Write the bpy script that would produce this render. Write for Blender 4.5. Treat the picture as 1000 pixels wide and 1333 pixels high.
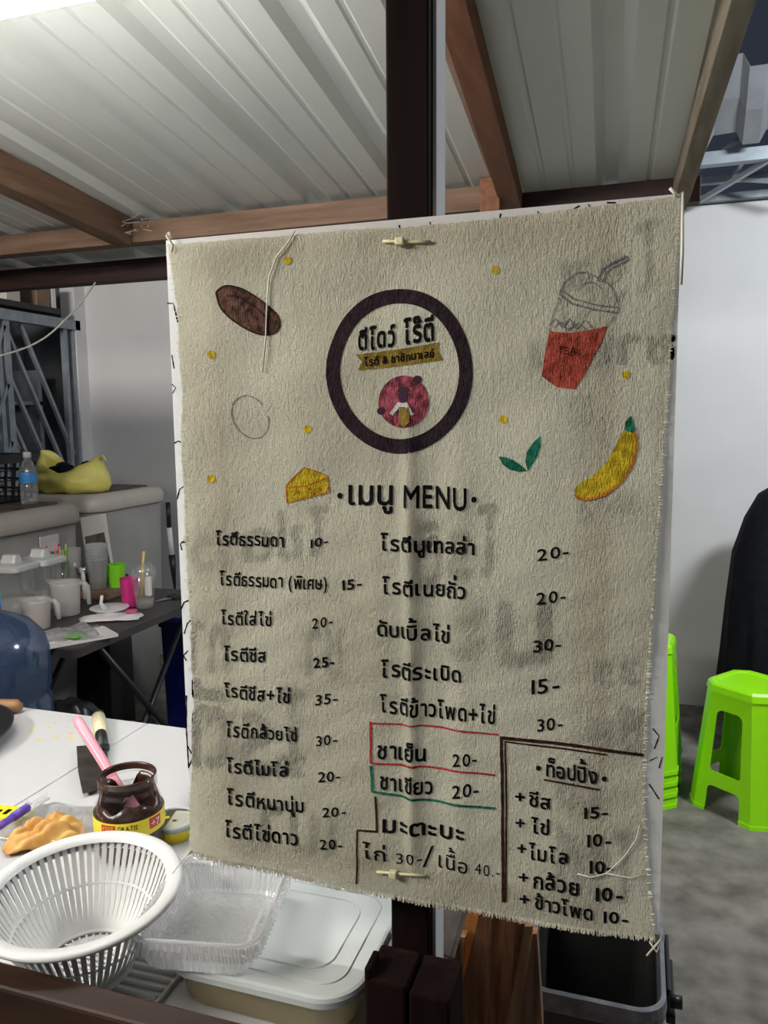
import bpy, bmesh, math, random
from mathutils import Vector, Matrix
random.seed(7)
for o in list(bpy.data.objects): bpy.data.objects.remove(o)
C = bpy.context.scene.collection
scene = bpy.context.scene
PI = math.pi

# ------------------------------------------------------------------ camera
FPX, YAW, PITCH, ROLL = 1020.0, .3175, .1187, -.0111
EYE = Vector((0, 0, 1.40))
cy, sy, cp, sp = math.cos(YAW), math.sin(YAW), math.cos(PITCH), math.sin(PITCH)
fw = Vector((-sy*cp, cy*cp, -sp)); r0 = Vector((cy, sy, 0)); u0 = r0.cross(fw)
cr, sr = math.cos(ROLL), math.sin(ROLL)
rt = cr*r0 + sr*u0; up = -sr*r0 + cr*u0
cam = bpy.data.cameras.new('camera'); cam.sensor_fit = 'VERTICAL'; cam.sensor_height = 36
cam.lens = 36*FPX/1333; cam.clip_start = .02; cam.clip_end = 60
co = bpy.data.objects.new('camera', cam); C.objects.link(co)
M = Matrix((rt, up, -fw)).transposed().to_4x4(); M.translation = EYE
co.matrix_world = M
scene.camera = co
# ------------------------------------------------------------------ world, lights, exposure
w = bpy.data.worlds.new('world'); scene.world = w; w.use_nodes = True
w.node_tree.nodes['Background'].inputs[0].default_value = (.017, .021, .030, 1)
w.node_tree.nodes['Background'].inputs[1].default_value = 1.0
def area(name, loc, target, sx, sy_, power, col):
    l = bpy.data.lights.new(name, 'AREA'); l.shape = 'RECTANGLE'; l.size = sx; l.size_y = sy_; l.energy = power; l.color = col
    o = bpy.data.objects.new(name, l); C.objects.link(o); o.location = loc
    o.rotation_euler = (Vector(target)-Vector(loc)).to_track_quat('-Z', 'Y').to_euler()
    return o
TUBE_EMIT = 62.0
area('street_lamp_light', (1.35, 2.15, 2.6), (.55, 3.2, .9), .5, .25, 38, (.88, .95, 1))
area('front_fill_light', (-1.55, -.35, 2.0), (-.2, .7, 1.2), .9, .12, 23, (1, .96, .88))  # added fill from the viewer's left to brighten the cloth front
area('left_fill_light', (-2.75, 1.35, 2.25), (-2.5, 3.6, .9), .6, .2, 21, (1, .95, .89))  # unseen fill added to brighten the left wall, table and gate
vs = scene.view_settings
vs.view_transform = 'Standard'; vs.look = 'None'; vs.gamma = 1; vs.use_curve_mapping = False; vs.exposure = .5

# ------------------------------------------------------------------ pixel -> place on a real plane
def ray(px, py): return (rt*((px-500)/FPX) + up*((666.5-py)/FPX) + fw)
def atX(px, py, v): d = ray(px, py); return EYE + d*((v-EYE.x)/d.x)
def atY(px, py, v): d = ray(px, py); return EYE + d*((v-EYE.y)/d.y)
def atZ(px, py, v): d = ray(px, py); return EYE + d*((v-EYE.z)/d.z)

# ------------------------------------------------------------------ materials
def nodes(name):
    m = bpy.data.materials.new(name); m.use_nodes = True
    nt = m.node_tree; b = nt.nodes['Principled BSDF']; return m, nt, b
def mat(name, col, rough=.5, metal=0, var=.08, scale=12, bump=0, stretch=(1, 1, 1), spec=.5, emit=None, detail=4, col2=None, coat=0):
    m, nt, b = nodes(name)
    b.inputs['Roughness'].default_value = rough; b.inputs['Metallic'].default_value = metal
    b.inputs['Specular IOR Level'].default_value = spec; b.inputs['Coat Weight'].default_value = coat
    tc = nt.nodes.new('ShaderNodeTexCoord'); mp = nt.nodes.new('ShaderNodeMapping'); mp.inputs['Scale'].default_value = stretch
    n = nt.nodes.new('ShaderNodeTexNoise'); n.inputs['Scale'].default_value = scale; n.inputs['Detail'].default_value = detail
    nt.links.new(tc.outputs['Object'], mp.inputs[0]); nt.links.new(mp.outputs[0], n.inputs['Vector'])
    cr_ = nt.nodes.new('ShaderNodeValToRGB'); nt.links.new(n.outputs[0], cr_.inputs[0])
    c2 = col2 if col2 else tuple(min(1, c*(1+var)) for c in col); c1 = col if col2 else tuple(c*(1-var) for c in col)
    cr_.color_ramp.elements[0].position = .32; cr_.color_ramp.elements[1].position = .68
    cr_.color_ramp.elements[0].color = (*c1, 1); cr_.color_ramp.elements[1].color = (*c2, 1)
    nt.links.new(cr_.outputs[0], b.inputs['Base Color'])
    if bump:
        bp = nt.nodes.new('ShaderNodeBump'); bp.inputs['Strength'].default_value = bump; bp.inputs['Distance'].default_value = .002
        nt.links.new(n.outputs[0], bp.inputs['Height']); nt.links.new(bp.outputs[0], b.inputs['Normal'])
    return m
def thin(name, col=(1, 1, 1), body=.15, gloss=.12, rough=.08, tint=(1, 1, 1)):
    """thin clear or milky plastic and glass: see-through, a little milky, shiny"""
    m, nt, b = nodes(name); out = nt.nodes['Material Output']
    b.inputs['Base Color'].default_value = (*col, 1); b.inputs['Roughness'].default_value = .35
    tr = nt.nodes.new('ShaderNodeBsdfTransparent'); tr.inputs[0].default_value = (*tint, 1)
    gl = nt.nodes.new('ShaderNodeBsdfGlossy'); gl.inputs['Roughness'].default_value = rough
    lw = nt.nodes.new('ShaderNodeLayerWeight'); lw.inputs[0].default_value = .35
    nz = nt.nodes.new('ShaderNodeTexNoise'); nz.inputs['Scale'].default_value = 30
    m1 = nt.nodes.new('ShaderNodeMixShader'); m2 = nt.nodes.new('ShaderNodeMixShader'); m3 = nt.nodes.new('ShaderNodeMixShader'); m3.inputs[0].default_value = .5
    tl = nt.nodes.new('ShaderNodeBsdfTranslucent'); tl.inputs[0].default_value = (*col, 1); nt.links.new(b.outputs[0], m3.inputs[1]); nt.links.new(tl.outputs[0], m3.inputs[2])
    mb = nt.nodes.new('ShaderNodeMath'); mb.operation = 'MULTIPLY_ADD'; mb.inputs[1].default_value = body*.2; mb.inputs[2].default_value = body*.9
    nt.links.new(nz.outputs[0], mb.inputs[0]); nt.links.new(mb.outputs[0], m1.inputs[0])
    nt.links.new(tr.outputs[0], m1.inputs[1]); nt.links.new(m3.outputs[0], m1.inputs[2])
    mg = nt.nodes.new('ShaderNodeMath'); mg.operation = 'MULTIPLY_ADD'; mg.inputs[1].default_value = .30; mg.inputs[2].default_value = gloss*.4
    nt.links.new(lw.outputs['Fresnel'], mg.inputs[0]); nt.links.new(mg.outputs[0], m2.inputs[0])
    nt.links.new(m1.outputs[0], m2.inputs[1]); nt.links.new(gl.outputs[0], m2.inputs[2]); nt.links.new(m2.outputs[0], out.inputs[0])
    return m
def cloth_mat(name, c1, c2, trans, bump, blotch=7):
    m, nt, b = nodes(name); out = nt.nodes['Material Output']; b.inputs['Roughness'].default_value = .95; b.inputs['Specular IOR Level'].default_value = .1
    tc = nt.nodes.new('ShaderNodeTexCoord')
    def noise(s, st, d=3):
        mp = nt.nodes.new('ShaderNodeMapping'); mp.inputs['Scale'].default_value = st
        n = nt.nodes.new('ShaderNodeTexNoise'); n.inputs['Scale'].default_value = s; n.inputs['Detail'].default_value = d
        nt.links.new(tc.outputs['Object'], mp.inputs[0]); nt.links.new(mp.outputs[0], n.inputs['Vector']); return n
    blot = noise(blotch, (1, 1, 1), 5)
    thr = noise(1050, (1, 1, .24)); thr2 = noise(1000, (.3, 1, 1)); pill = noise(240, (1, 1, .75), 3)
    cr_ = nt.nodes.new('ShaderNodeValToRGB'); cr_.color_ramp.elements[0].position = .35; cr_.color_ramp.elements[1].position = .65
    cr_.color_ramp.elements[0].color = (*c1, 1); cr_.color_ramp.elements[1].color = (*c2, 1); nt.links.new(blot.outputs[0], cr_.inputs[0])
    nt.links.new(cr_.outputs[0], b.inputs['Base Color'])
    a1 = nt.nodes.new('ShaderNodeMath'); a1.operation = 'ADD'; a2 = nt.nodes.new('ShaderNodeMath'); a2.operation = 'ADD'
    wv = nt.nodes.new('ShaderNodeMath'); wv.operation = 'MULTIPLY'; wv.inputs[1].default_value = .6; nt.links.new(thr2.outputs[0], wv.inputs[0])
    nt.links.new(thr.outputs[0], a1.inputs[0]); nt.links.new(wv.outputs[0], a1.inputs[1]); nt.links.new(a1.outputs[0], a2.inputs[0]); nt.links.new(pill.outputs[0], a2.inputs[1])
    bp = nt.nodes.new('ShaderNodeBump'); bp.inputs['Strength'].default_value = bump; bp.inputs['Distance'].default_value = .0022
    nt.links.new(a2.outputs[0], bp.inputs['Height']); nt.links.new(bp.outputs[0], b.inputs['Normal'])
    if trans:
        tl = nt.nodes.new('ShaderNodeBsdfTranslucent'); nt.links.new(bp.outputs[0], tl.inputs['Normal'])
        nt.links.new(cr_.outputs[0], tl.inputs[0])
        mx = nt.nodes.new('ShaderNodeMixShader'); mx.inputs[0].default_value = trans
        nt.links.new(b.outputs[0], mx.inputs[1]); nt.links.new(tl.outputs[0], mx.inputs[2]); nt.links.new(mx.outputs[0], out.inputs[0])
    return m
def emit(name, col, s):
    m, nt, b = nodes(name); b.inputs['Emission Color'].default_value = (*col, 1); b.inputs['Emission Strength'].default_value = s
    return m
def wood(name, c1, c2, rough=.55, axis='Y', sc=9, bump=.25, coat=0, spec=.35):
    st = {'X': (.09, 1, 1), 'Y': (1, .09, 1), 'Z': (1, 1, .09)}[axis]
    return mat(name, c1, rough, 0, 0, sc*6, bump, st, spec, None, 8, c2, coat)

K = {}
K['cloth'] = cloth_mat('menu cloth', (.70, .665, .53), (.82, .785, .64), .50, .8)
K['canvas'] = cloth_mat('white canvas', (.92, .92, .91), (.96, .96, .95), .60, .12)
K['ink'] = cloth_mat('black ink', (0.0072, 0.0072, 0.0081), (0.0088, 0.0088, 0.0099), 0, .8, 170)
K['ink_brown'] = cloth_mat('dark brown marker', (0.0315, 0.0126, 0.0084), (0.0585, 0.0234, 0.0156), 0, .8, 170)
K['ink_ring'] = cloth_mat('ring marker', (0.024, 0.015, 0.0195), (0.04, 0.025, 0.0325), 0, .8, 170)
K['ink_bean'] = cloth_mat('bean marker', (0.042, 0.022, 0.0168), (0.168, 0.088, 0.0672), 0, .8, 170)
K['ink_red'] = cloth_mat('red marker', (0.375, 0.0375, 0.0375), (0.625, 0.0625, 0.0625), 0, .8, 170)
K['ink_tea'] = cloth_mat('tea marker', (0.26, 0.0488, 0.0325), (0.54, 0.1013, 0.0675), 0, .8, 170)
K['ink_green'] = cloth_mat('green marker', (0.012, 0.102, 0.06), (0.028, 0.238, 0.14), 0, .8, 170)
K['ink_yellow'] = cloth_mat('yellow marker', (0.392, 0.28, 0.0175), (0.728, 0.52, 0.0325), 0, .8, 170)
K['ink_orange'] = cloth_mat('orange marker', (0.44, 0.16, 0.024), (0.66, 0.24, 0.036), 0, .8, 170)
K['ink_gold'] = cloth_mat('gold marker', (0.2025, 0.135, 0.03), (0.3375, 0.225, 0.05), 0, .8, 170)
K['ink_pink'] = cloth_mat('pink marker', (0.108, 0.024, 0.034), (0.432, 0.096, 0.136), 0, .8, 170)
K['ink_grey'] = cloth_mat('grey pencil', (0.18, 0.171, 0.18), (0.22, 0.209, 0.22), 0, .8, 170)
K['ink_white'] = cloth_mat('pale marker', (0.558, 0.522, 0.504), (0.682, 0.638, 0.616), 0, .8, 170)
K['roof'] = mat('painted roof sheet', (.70, .72, .68), .42, .15, .07, 5, 0, (1, .3, 1))
K['beam'] = wood('roof beam wood', (.13, .075, .048), (.24, .145, .095), .7, 'X')
K['rafter'] = wood('rafter wood', (.12, .068, .042), (.22, .125, .08), .7, 'Y')
K['rafter_red'] = wood('red rafter wood', (.17, .07, .035), (.28, .12, .06), .7, 'Y')
K['rafter_grey'] = wood('grey rafter wood', (.20, .16, .12), (.33, .28, .21), .75, 'Y')
K['darkbeam'] = wood('dark beam wood', (.035, .018, .016), (.06, .03, .026), .6, 'X')
K['post'] = wood('dark post wood', (.007, .004, .0035), (.016, .008, .007), .6, 'Z', 9, .2, 0, .04)
K['rimwood'] = wood('rim wood', (.024, .011, .007), (.050, .023, .013), .5, 'X')
K['plank'] = wood('glossy plank wood', (.16, .07, .035), (.54, .28, .145), .26, 'Z', 18, .35)
K['plank2'] = wood('lighter plank wood', (.30, .15, .07), (.5, .28, .14), .4, 'Z', 7)
K['orangewood'] = wood('orange board', (.62, .27, .07), (.80, .42, .15), .5, 'Z')
K['greywood'] = mat('worn end grain', (.30, .25, .23), .8, var=.35, scale=60, bump=.5)
K['wall'] = mat('painted wall', (.66, .645, .64), .75, var=.035, scale=3, bump=.05)
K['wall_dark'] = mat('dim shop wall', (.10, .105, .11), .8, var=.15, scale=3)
K['floor'] = mat('concrete floor', (.13, .118, .10), .85, 0, 0, 9, .4, (1, 1, 1), .2, None, 15, (.29, .265, .23))
K['counter'] = mat('white counter panel', (.60, .595, .60), .3, var=.015, scale=6)
K['white'] = mat('white plastic', (.70, .70, .69), .35, var=.02)
K['lid'] = mat('greyish white lid', (.62, .655, .645), .3, var=.02)
K['cream'] = mat('cream plastic', (.70, .66, .58), .35, var=.03)
K['tan'] = thin('amber clear tub', (.78, .66, .40), .75, .12, .1, (.95, .88, .7))
K['metal'] = mat('grey steel', (.38, .42, .46), .45, .6, .1, 20)
K['steel'] = mat('shiny steel', (.6, .6, .6), .22, 1, .05)
K['darksteel'] = mat('dark blade steel', (.10, .085, .075), .42, .7, .35, 40)
K['gate'] = mat('grey gate paint', (.27, .30, .33), .5, .3, .15, 20)
K['black'] = mat('black plastic', (.012, .012, .013), .4, var=.2)
K['blackcloth'] = mat('black cloth', (.007, .007, .010), .9, var=.3, scale=40, bump=.2, spec=.15)
K['bin'] = mat('dusty black plastic', (.045, .045, .043), .35, var=.3, scale=8)
K['binrim'] = mat('worn black rim', (.20, .205, .22), .35, var=.35, scale=30)
K['green'] = mat('lime green plastic', (.33, .84, .006), .35, var=.02)
K['green2'] = mat('lime cup plastic', (.22, .66, .02), .35, var=.03)
K['magenta'] = mat('magenta plastic', (.62, .03, .22), .4, var=.03)
K['pink'] = mat('pink plastic', (.88, .36, .45), .3, var=.03)
K['choc'] = mat('chocolate spread', (.05, .018, .010), .25, var=.35, scale=35, bump=.3)
K['glass'] = thin('jar glass', (.7, .6, .5), .02, .05, .04)
K['clear'] = thin('clear plastic', (.95, .97, .97), .20, .16, .1)
K['clear2'] = thin('clear ridged plastic', (1, 1, 1), .40, .3, .15)
K['film'] = thin('plastic film', (.9, .9, .88), .22, .25, .12)
K['milky'] = thin('milky plastic', (.92, .90, .87), .50, .1, .2)
K['bluejug'] = thin('blue water jug plastic', (.10, .16, .30), .55, .2, .1, (.55, .65, .85))
K['yellow'] = mat('yellow paper', (.85, .70, .03), .4, var=.03)
K['redp'] = mat('red print', (.62, .03, .02), .4)
K['yellowbag'] = mat('yellow bag plastic', (.75, .66, .16), .4, var=.08, scale=10)
K['tankgrey'] = mat('grey chest plastic', (.34, .325, .31), .5, var=.06, scale=6)
K['tanklid'] = mat('pale chest lid', (.50, .45, .40), .5, var=.08, scale=8)
K['lidtop'] = mat('dark lid mat', (.10, .08, .06), .7, var=.6, scale=14)
K['tabletop'] = mat('dark table top', (.045, .04, .038), .5, var=.2)
K['bluebin'] = mat('blue bin plastic', (.006, .012, .16), .4, var=.1)
K['bluelab'] = mat('blue bottle label', (.06, .30, .72), .4)
K['brown'] = mat('brown box', (.20, .12, .075), .7, var=.15)
K['orangebeige'] = mat('beige drink', (.62, .42, .30), .4, var=.08)
K['roti'] = mat('fried roti', (.52, .23, .05), .5, 0, 0, 45, .4, (1, 1, 1), .4, None, 6, (.74, .46, .14))
K['purple'] = mat('purple pen', (.13, .07, .45), .35)
K['straw'] = mat('yellow straw', (.80, .56, .15), .4)
K['handlewood'] = wood('handle wood', (.22, .10, .04), (.34, .17, .08), .45, 'X')
K['tape'] = mat('yellowed tape', (.72, .64, .42), .35, var=.2, scale=40)
K['wire'] = mat('white wire', (.6, .58, .55), .5)
K['thread'] = mat('pale thread', (.80, .76, .64), .8)
K['tie'] = mat('pale yellow nylon', (.74, .70, .42), .45)
K['seat'] = mat('brown seat', (.09, .045, .04), .6)
K['tube'] = emit('lit tube', (1, .985, .95), TUBE_EMIT)
K['endcap'] = mat('yellow green cap', (.62, .75, .05), .4)
K['pinkpaper'] = mat('pink print', (.75, .06, .25), .5)
K['leafprint'] = mat('green print', (.16, .45, .08), .5)
K['softwhite'] = mat('white packet', (.72, .66, .64), .5, var=.06)
K['outer'] = mat('grey outside sheet', (.30, .31, .33), .45, .4, .1, 8)
K['dirtwhite'] = mat('dirty web', (.4, .38, .34), .9)
K['stain'] = mat('yellow stain', (.72, .62, .34), .6)

# ------------------------------------------------------------------ mesh helpers
def obj(name, bm, m, parent=None, smooth=False, world=True):
    if parent is not None and world:
        bmesh.ops.transform(bm, matrix=XF[parent.name].inverted(), verts=bm.verts)
    me = bpy.data.meshes.new(name); bm.normal_update(); bm.to_mesh(me); bm.free()
    me.materials.append(m)
    if smooth: me.polygons.foreach_set('use_smooth', [True]*len(me.polygons))
    o = bpy.data.objects.new(name, me); C.objects.link(o)
    if parent is not None: o.parent = parent; XF[o.name] = XF[parent.name].copy()
    return o
XF = {}
def tag(o, label, cat, group=None):
    o['label'] = label; o['category'] = cat
    if group: o['group'] = group
    return o
def thing(name, label, cat, loc=(0, 0, 0), rotz=0, group=None):
    o = bpy.data.objects.new(name, None); o.empty_display_size = .05; C.objects.link(o)
    o.location = loc; o.rotation_euler = (0, 0, rotz)
    XF[o.name] = Matrix.Translation(Vector(loc)) @ Matrix.Rotation(rotz, 4, 'Z')
    return tag(o, label, cat, group)
def struct(name, bm, m):
    o = obj(name, bm, m); o['kind'] = 'structure'; return o
def plabel(o, l): o['label'] = l; return o
def B(): return bmesh.new()
def box(bm, lo, hi, bev=0, mtx=None):
    r = bmesh.ops.create_cube(bm, size=1); vs_ = r['verts']
    lo, hi = Vector(lo), Vector(hi)
    for v in vs_: v.co = Vector([lo[i]+(v.co[i]+.5)*(hi[i]-lo[i]) for i in range(3)])
    if bev:
        es = list({e for v in vs_ for e in v.link_edges})
        r = bmesh.ops.bevel(bm, geom=es, offset=bev, segments=2, affect='EDGES', profile=.5); vs_ = list({v for f in r['faces'] for v in f.verts} | {v for v in vs_ if v.is_valid})
    if mtx is not None: bmesh.ops.transform(bm, matrix=mtx, verts=vs_)
    return bm
def bar(bm, a, b, wd, th, upv=(0, 0, 1), bev=0):
    """rectangular bar from a to b; width across, thickness along up"""
    a, b = Vector(a), Vector(b); d = (b-a).normalized(); s = d.cross(Vector(upv)).normalized(); t = s.cross(d)
    m_ = Matrix((s, d, t)).transposed().to_4x4(); m_.translation = a
    return box(bm, (-wd/2, 0, -th/2), (wd/2, (b-a).length, th/2), bev, m_)
def tube(bm, pts, r, seg=8, cap=True):
    pts = [Vector(p) for p in pts]; n = len(pts); rs = r if isinstance(r, (list, tuple)) else [r]*n
    prev = None; rings = []; ref = None
    for i, p in enumerate(pts):
        d = (pts[min(i+1, n-1)]-pts[max(i-1, 0)]).normalized()
        if ref is None:
            ref = d.cross(Vector((0, 0, 1)) if abs(d.z) < .9 else Vector((1, 0, 0))).normalized()
        ref = (ref-d*ref.dot(d)).normalized(); q = d.cross(ref)
        rings.append([bm.verts.new(p+rs[i]*(math.cos(2*PI*k/seg)*ref+math.sin(2*PI*k/seg)*q)) for k in range(seg)])
    for a, b in zip(rings, rings[1:]):
        for k in range(seg): bm.faces.new((a[k], a[(k+1) % seg], b[(k+1) % seg], b[k]))
    if cap: bm.faces.new(rings[0][::-1]); bm.faces.new(rings[-1])
    return bm
def lathe(bm, prof, c=(0, 0, 0), seg=32, mtx=None, close=False):
    rings = []; c = Vector(c); new = []
    for r, z in prof:
        if r < 1e-6: ring = [bm.verts.new(c+Vector((0, 0, z)))]
        else: ring = [bm.verts.new(c+Vector((r*math.cos(2*PI*k/seg), r*math.sin(2*PI*k/seg), z))) for k in range(seg)]
        rings.append(ring); new += ring
    for a, b in zip(rings, rings[1:]):
        for k in range(seg):
            k2 = (k+1) % seg
            if len(a) == 1 and len(b) == 1: continue
            if len(a) == 1: bm.faces.new((a[0], b[k2], b[k]))
            elif len(b) == 1: bm.faces.new((a[k], a[k2], b[0]))
            else: bm.faces.new((a[k], a[k2], b[k2], b[k]))
    if mtx is not None: bmesh.ops.transform(bm, matrix=mtx, verts=new)
    return bm
def rrect(w_, h_, r, n=6):
    pts = []
    for cx, cy_, a0 in ((w_/2-r, h_/2-r, 0), (-w_/2+r, h_/2-r, PI/2), (-w_/2+r, -h_/2+r, PI), (w_/2-r, -h_/2+r, 1.5*PI)):
        for k in range(n+1):
            a = a0+PI/2*k/n; pts.append((cx+r*math.cos(a), cy_+r*math.sin(a)))
    return pts
def loft(bm, loops, cap0=True, cap1=True, mtx=None):
    """loops: equal-length lists of 3-D points"""
    rings = [[bm.verts.new(Vector(p)) for p in L] for L in loops]; n = len(rings[0])
    for a, b in zip(rings, rings[1:]):
        for k in range(n): bm.faces.new((a[k], a[(k+1) % n], b[(k+1) % n], b[k]))
    if cap0: bm.faces.new(rings[0][::-1])
    if cap1: bm.faces.new(rings[-1])
    if mtx is not None: bmesh.ops.transform(bm, matrix=mtx, verts=[v for r in rings for v in r])
    return bm
def rl(w_, h_, r, z, n=6): return [(x, y, z) for x, y in rrect(w_, h_, r, n)]
def T(loc, rz=0): return Matrix.Translation(Vector(loc)) @ Matrix.Rotation(rz, 4, 'Z')
def smooth(pts, k=6, closed=True):
    n = len(pts); out = []
    for i in range(n if closed else n-1):
        p = [pts[(i+d) % n] if closed else pts[max(0, min(n-1, i+d))] for d in (-1, 0, 1, 2)]
        for j in range(k):
            t_ = j/k; out.append(tuple(.5*((2*p[1][c])+(-p[0][c]+p[2][c])*t_+(2*p[0][c]-5*p[1][c]+4*p[2][c]-p[3][c])*t_*t_+(-p[0][c]+3*p[1][c]-3*p[2][c]+p[3][c])*t_**3) for c in (0, 1)))
    if not closed: out.append(pts[-1])
    return out
def children(o): return [c for c in C.objects if c.parent == o]
def copy_tree(o, loc, rz, label):
    r = o.copy(); C.objects.link(r); r.location = loc; r.rotation_euler = (0, 0, rz); r['label'] = label
    for ch in children(o):
        c = ch.copy(); C.objects.link(c); c.parent = r
        for g in children(ch):
            d = g.copy(); C.objects.link(d); d.parent = c
    return r

# ================================================================== STRUCTURE
bm = B(); box(bm, (-5, -1, -.1), (4.5, 4.3, 0)); struct('floor', bm, K['floor'])
bm = B(); box(bm, (-3.2, 3.95, 0), (4.5, 4.1, 2.34)); struct('wall_back', bm, K['wall'])
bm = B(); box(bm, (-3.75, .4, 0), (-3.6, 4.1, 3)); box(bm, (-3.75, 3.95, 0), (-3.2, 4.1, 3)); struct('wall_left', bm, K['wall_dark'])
bm = B(); box(bm, (-3.24, 3.86, 0), (-3.14, 3.95, 2.34)); struct('trim_1', bm, K['wall'])
# roof: trapezoid-rib sheet, falling away from the viewer
def roofz(y): return 1.985+.0878*(2-y)
bm = B(); prof = []; x = -3.3; i = 0
while x < .06:
    base = [(0, 0), (.045, 0), (.050, .0028), (.056, .0028), (.061, 0), (.115, 0), (.120, .0028), (.126, .0028), (.131, 0), (.180, 0), (.200, .017), (.232, .017)]
    prof += [(x+a, b) for a, b in base]; x += .252
prof = [p for p in prof if p[0] < .135] + [(.135, 0)]
ys = [-.5, .3, 1.0, 1.6, 2.0, 2.42]
rows = [[bm.verts.new((px_-.0392*(y-1.4), y, roofz(y)+pz)) for px_, pz in prof] for y in ys]
for a, b in zip(rows, rows[1:]):
    for k in range(len(prof)-1): bm.faces.new((a[k], a[k+1], b[k+1], b[k]))
roof = struct('ceiling', bm, K['roof'])
sm = roof.modifiers.new('thickness', 'SOLIDIFY'); sm.thickness = .0008; sm.offset = 1

# ================================================================== ROOF TIMBER
bm = B(); bar(bm, (-3.2, 2.03, 1.943), (-.345, 2.03, 1.943), .05, .058, bev=.002)
tag(obj('roof_beam', bm, K['beam']), 'reddish brown wooden beam running level under the roof sheet behind the menu', 'beam')
bm = B(); bar(bm, (-3.2, 2.33, 1.905), (-1.2, 2.33, 1.905), .05, .068, bev=.002)
tag(obj('roof_beam', bm, K['darkbeam']), 'dark almost black beam below and beyond the brown roof beam at left', 'beam')
bm = B(); bar(bm, (-.31, 2.14, 1.945), (.12, 2.14, 1.945), .05, .06, bev=.002)
tag(obj('roof_beam', bm, K['darkbeam']), 'short black beam under the roof sheet above the right corner of the menu', 'beam')
def rafter(x0, y0, x1, y1, wd, th, m, label):
    bm = B(); bar(bm, (x0, y0, roofz(y0)-th/2-.002), (x1, y1, roofz(y1)-th/2-.002), wd, th, bev=.002)
    return tag(obj('rafter', bm, m), label, 'rafter', None)
rafter(-1.46, -.3, -1.442, 2.0, .055, .078, K['rafter'], 'thick brown rafter meeting the long beam at the left of the roof')
rafter(-.205, -.3, -.332, 2.10, .05, .05, K['rafter_red'], 'reddish rafter running just right of the tall dark post')
rafter(.212, -.3, .072, 2.17, .036, .06, K['rafter_grey'], 'weathered grey brown rafter along the right edge of the roof')
bm = B(); box(bm, (-.395, 1.985, 1.90), (-.345, 2.05, 1.985), .003); tag(obj('timber_block', bm, K['rafter_red']), 'small reddish timber block at the end of the beam beside the red rafter', 'wood block')
bm = B()
for k in range(26):
    a = Vector((-1.38+random.uniform(-.05, .05), 1.98+random.uniform(-.03, .02), 1.965+random.uniform(-.03, .015)))
    tube(bm, [a, a+Vector((random.uniform(-.03, .03), random.uniform(-.02, .02), random.uniform(-.01, .01)))], .0012, 4)
o = obj('cobweb', bm, K['dirtwhite']); tag(o, 'grey clump of cobweb in the joint of the left rafter and beam', 'cobweb')
# lamp tube under the roof
LY, LZ = .80, 1.888
t = thing('tube_lamp', 'lit white tube lamp hanging under the roof at the top left corner', 'lamp', (-.95, LY, LZ))
bm = B(); tube(bm, [(-1.40, LY, LZ), (-.525, LY, LZ)], .013, 16); obj('lamp_tube', bm, K['tube'], t, True)
bm = B(); box(bm, (-1.42, LY-.014, LZ+.016), (-.50, LY+.014, LZ+.034), .003); obj('lamp_housing', bm, K['white'], t)
bm = B(); tube(bm, [(-.525, LY, LZ), (-.505, LY, LZ)], .014, 16); box(bm, (-.522, LY-.008, LZ-.022), (-.506, LY+.008, LZ+.0), .003); obj('end_cap', bm, K['endcap'], t)
for x_ in (-1.25, -.65):
    bm = B(); tube(bm, [(x_, LY, LZ+.034), (x_, LY, roofz(LY))], .002, 6); obj('hanging_wire', bm, K['wire'], t)
# wire
pts = [atY(px, py, 2.0+.002*px) for px, py in ((-30, 468), (0, 463), (35, 452), (62, 437), (85, 416), (104, 396), (122, 371))]
pts = [atY(*q, 2.0+.002*q[0]) for q in smooth([(-30, 468), (0, 463), (35, 452), (62, 437), (85, 416), (104, 396), (122, 371), (124, 368)], 5, False)]
bm = B(); tube(bm, pts, .0032, 6); tag(obj('wire', bm, K['wire'], None, True), 'thin white wire hanging in a curve from the dark beam at left', 'wire')

# ================================================================== UPPER RIGHT: next roof, steel work
t = thing('canopy_roof', 'grey ribbed metal canopy sheet seen beyond the right roof edge', 'roof', (.45, 3.7, 2.55))
bm = B(); prof = []
x = .05
while x < 2.2:
    prof += [(x, 0), (x+.08, 0), (x+.105, -.05), (x+.165, -.05), (x+.19, 0)]; x += .19
rows = [[bm.verts.new((a, y, z+b)) for a, b in prof] for y, z in ((3.50, 2.50), (3.42, 2.60), (3.35, 2.73))]
for a, b in zip(rows, rows[1:]):
    for k in range(len(prof)-1): bm.faces.new((a[k], a[k+1], b[k+1], b[k]))
o = obj('roof_sheet', bm, K['outer'], t); md = o.modifiers.new('thickness', 'SOLIDIFY'); md.thickness = .006
t = thing('steel_truss', 'grey steel truss under the canopy above the white wall', 'truss', (.4, 3.6, 2.4))
bm = B(); bar(bm, (-.1, 3.6, 2.435), (2, 3.6, 2.435), .05, .05); obj('top_chord', bm, K['metal'], t)
bm = B(); bar(bm, (-.1, 3.8, 2.405), (2, 3.8, 2.405), .03, .03); obj('bottom_chord', bm, K['metal'], t)
bm = B(); bar(bm, (.36, 3.62, 2.42), (.34, 3.78, 2.40), .015, .015); bar(bm, (.47, 3.6, 2.42), (.22, 3.85, 2.34), .02, .02); bar(bm, (.34, 3.79, 2.40), (.62, 3.7, 2.33), .015, .015)
obj('brace', bm, K['metal'], t)
bm = B(); bar(bm, (.2, 3.75, 2.44), (.7, 3.62, 2.75), .02, .02); obj('brace', bm, K['metal'], t)
bm = B(); bar(bm, (-.2, 3.93, 2.36), (4.4, 3.93, 2.36), .05, .03); tag(obj('steel_purlin', bm, K['gate']), 'dark steel purlin lying on top of the white wall', 'beam')

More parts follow.
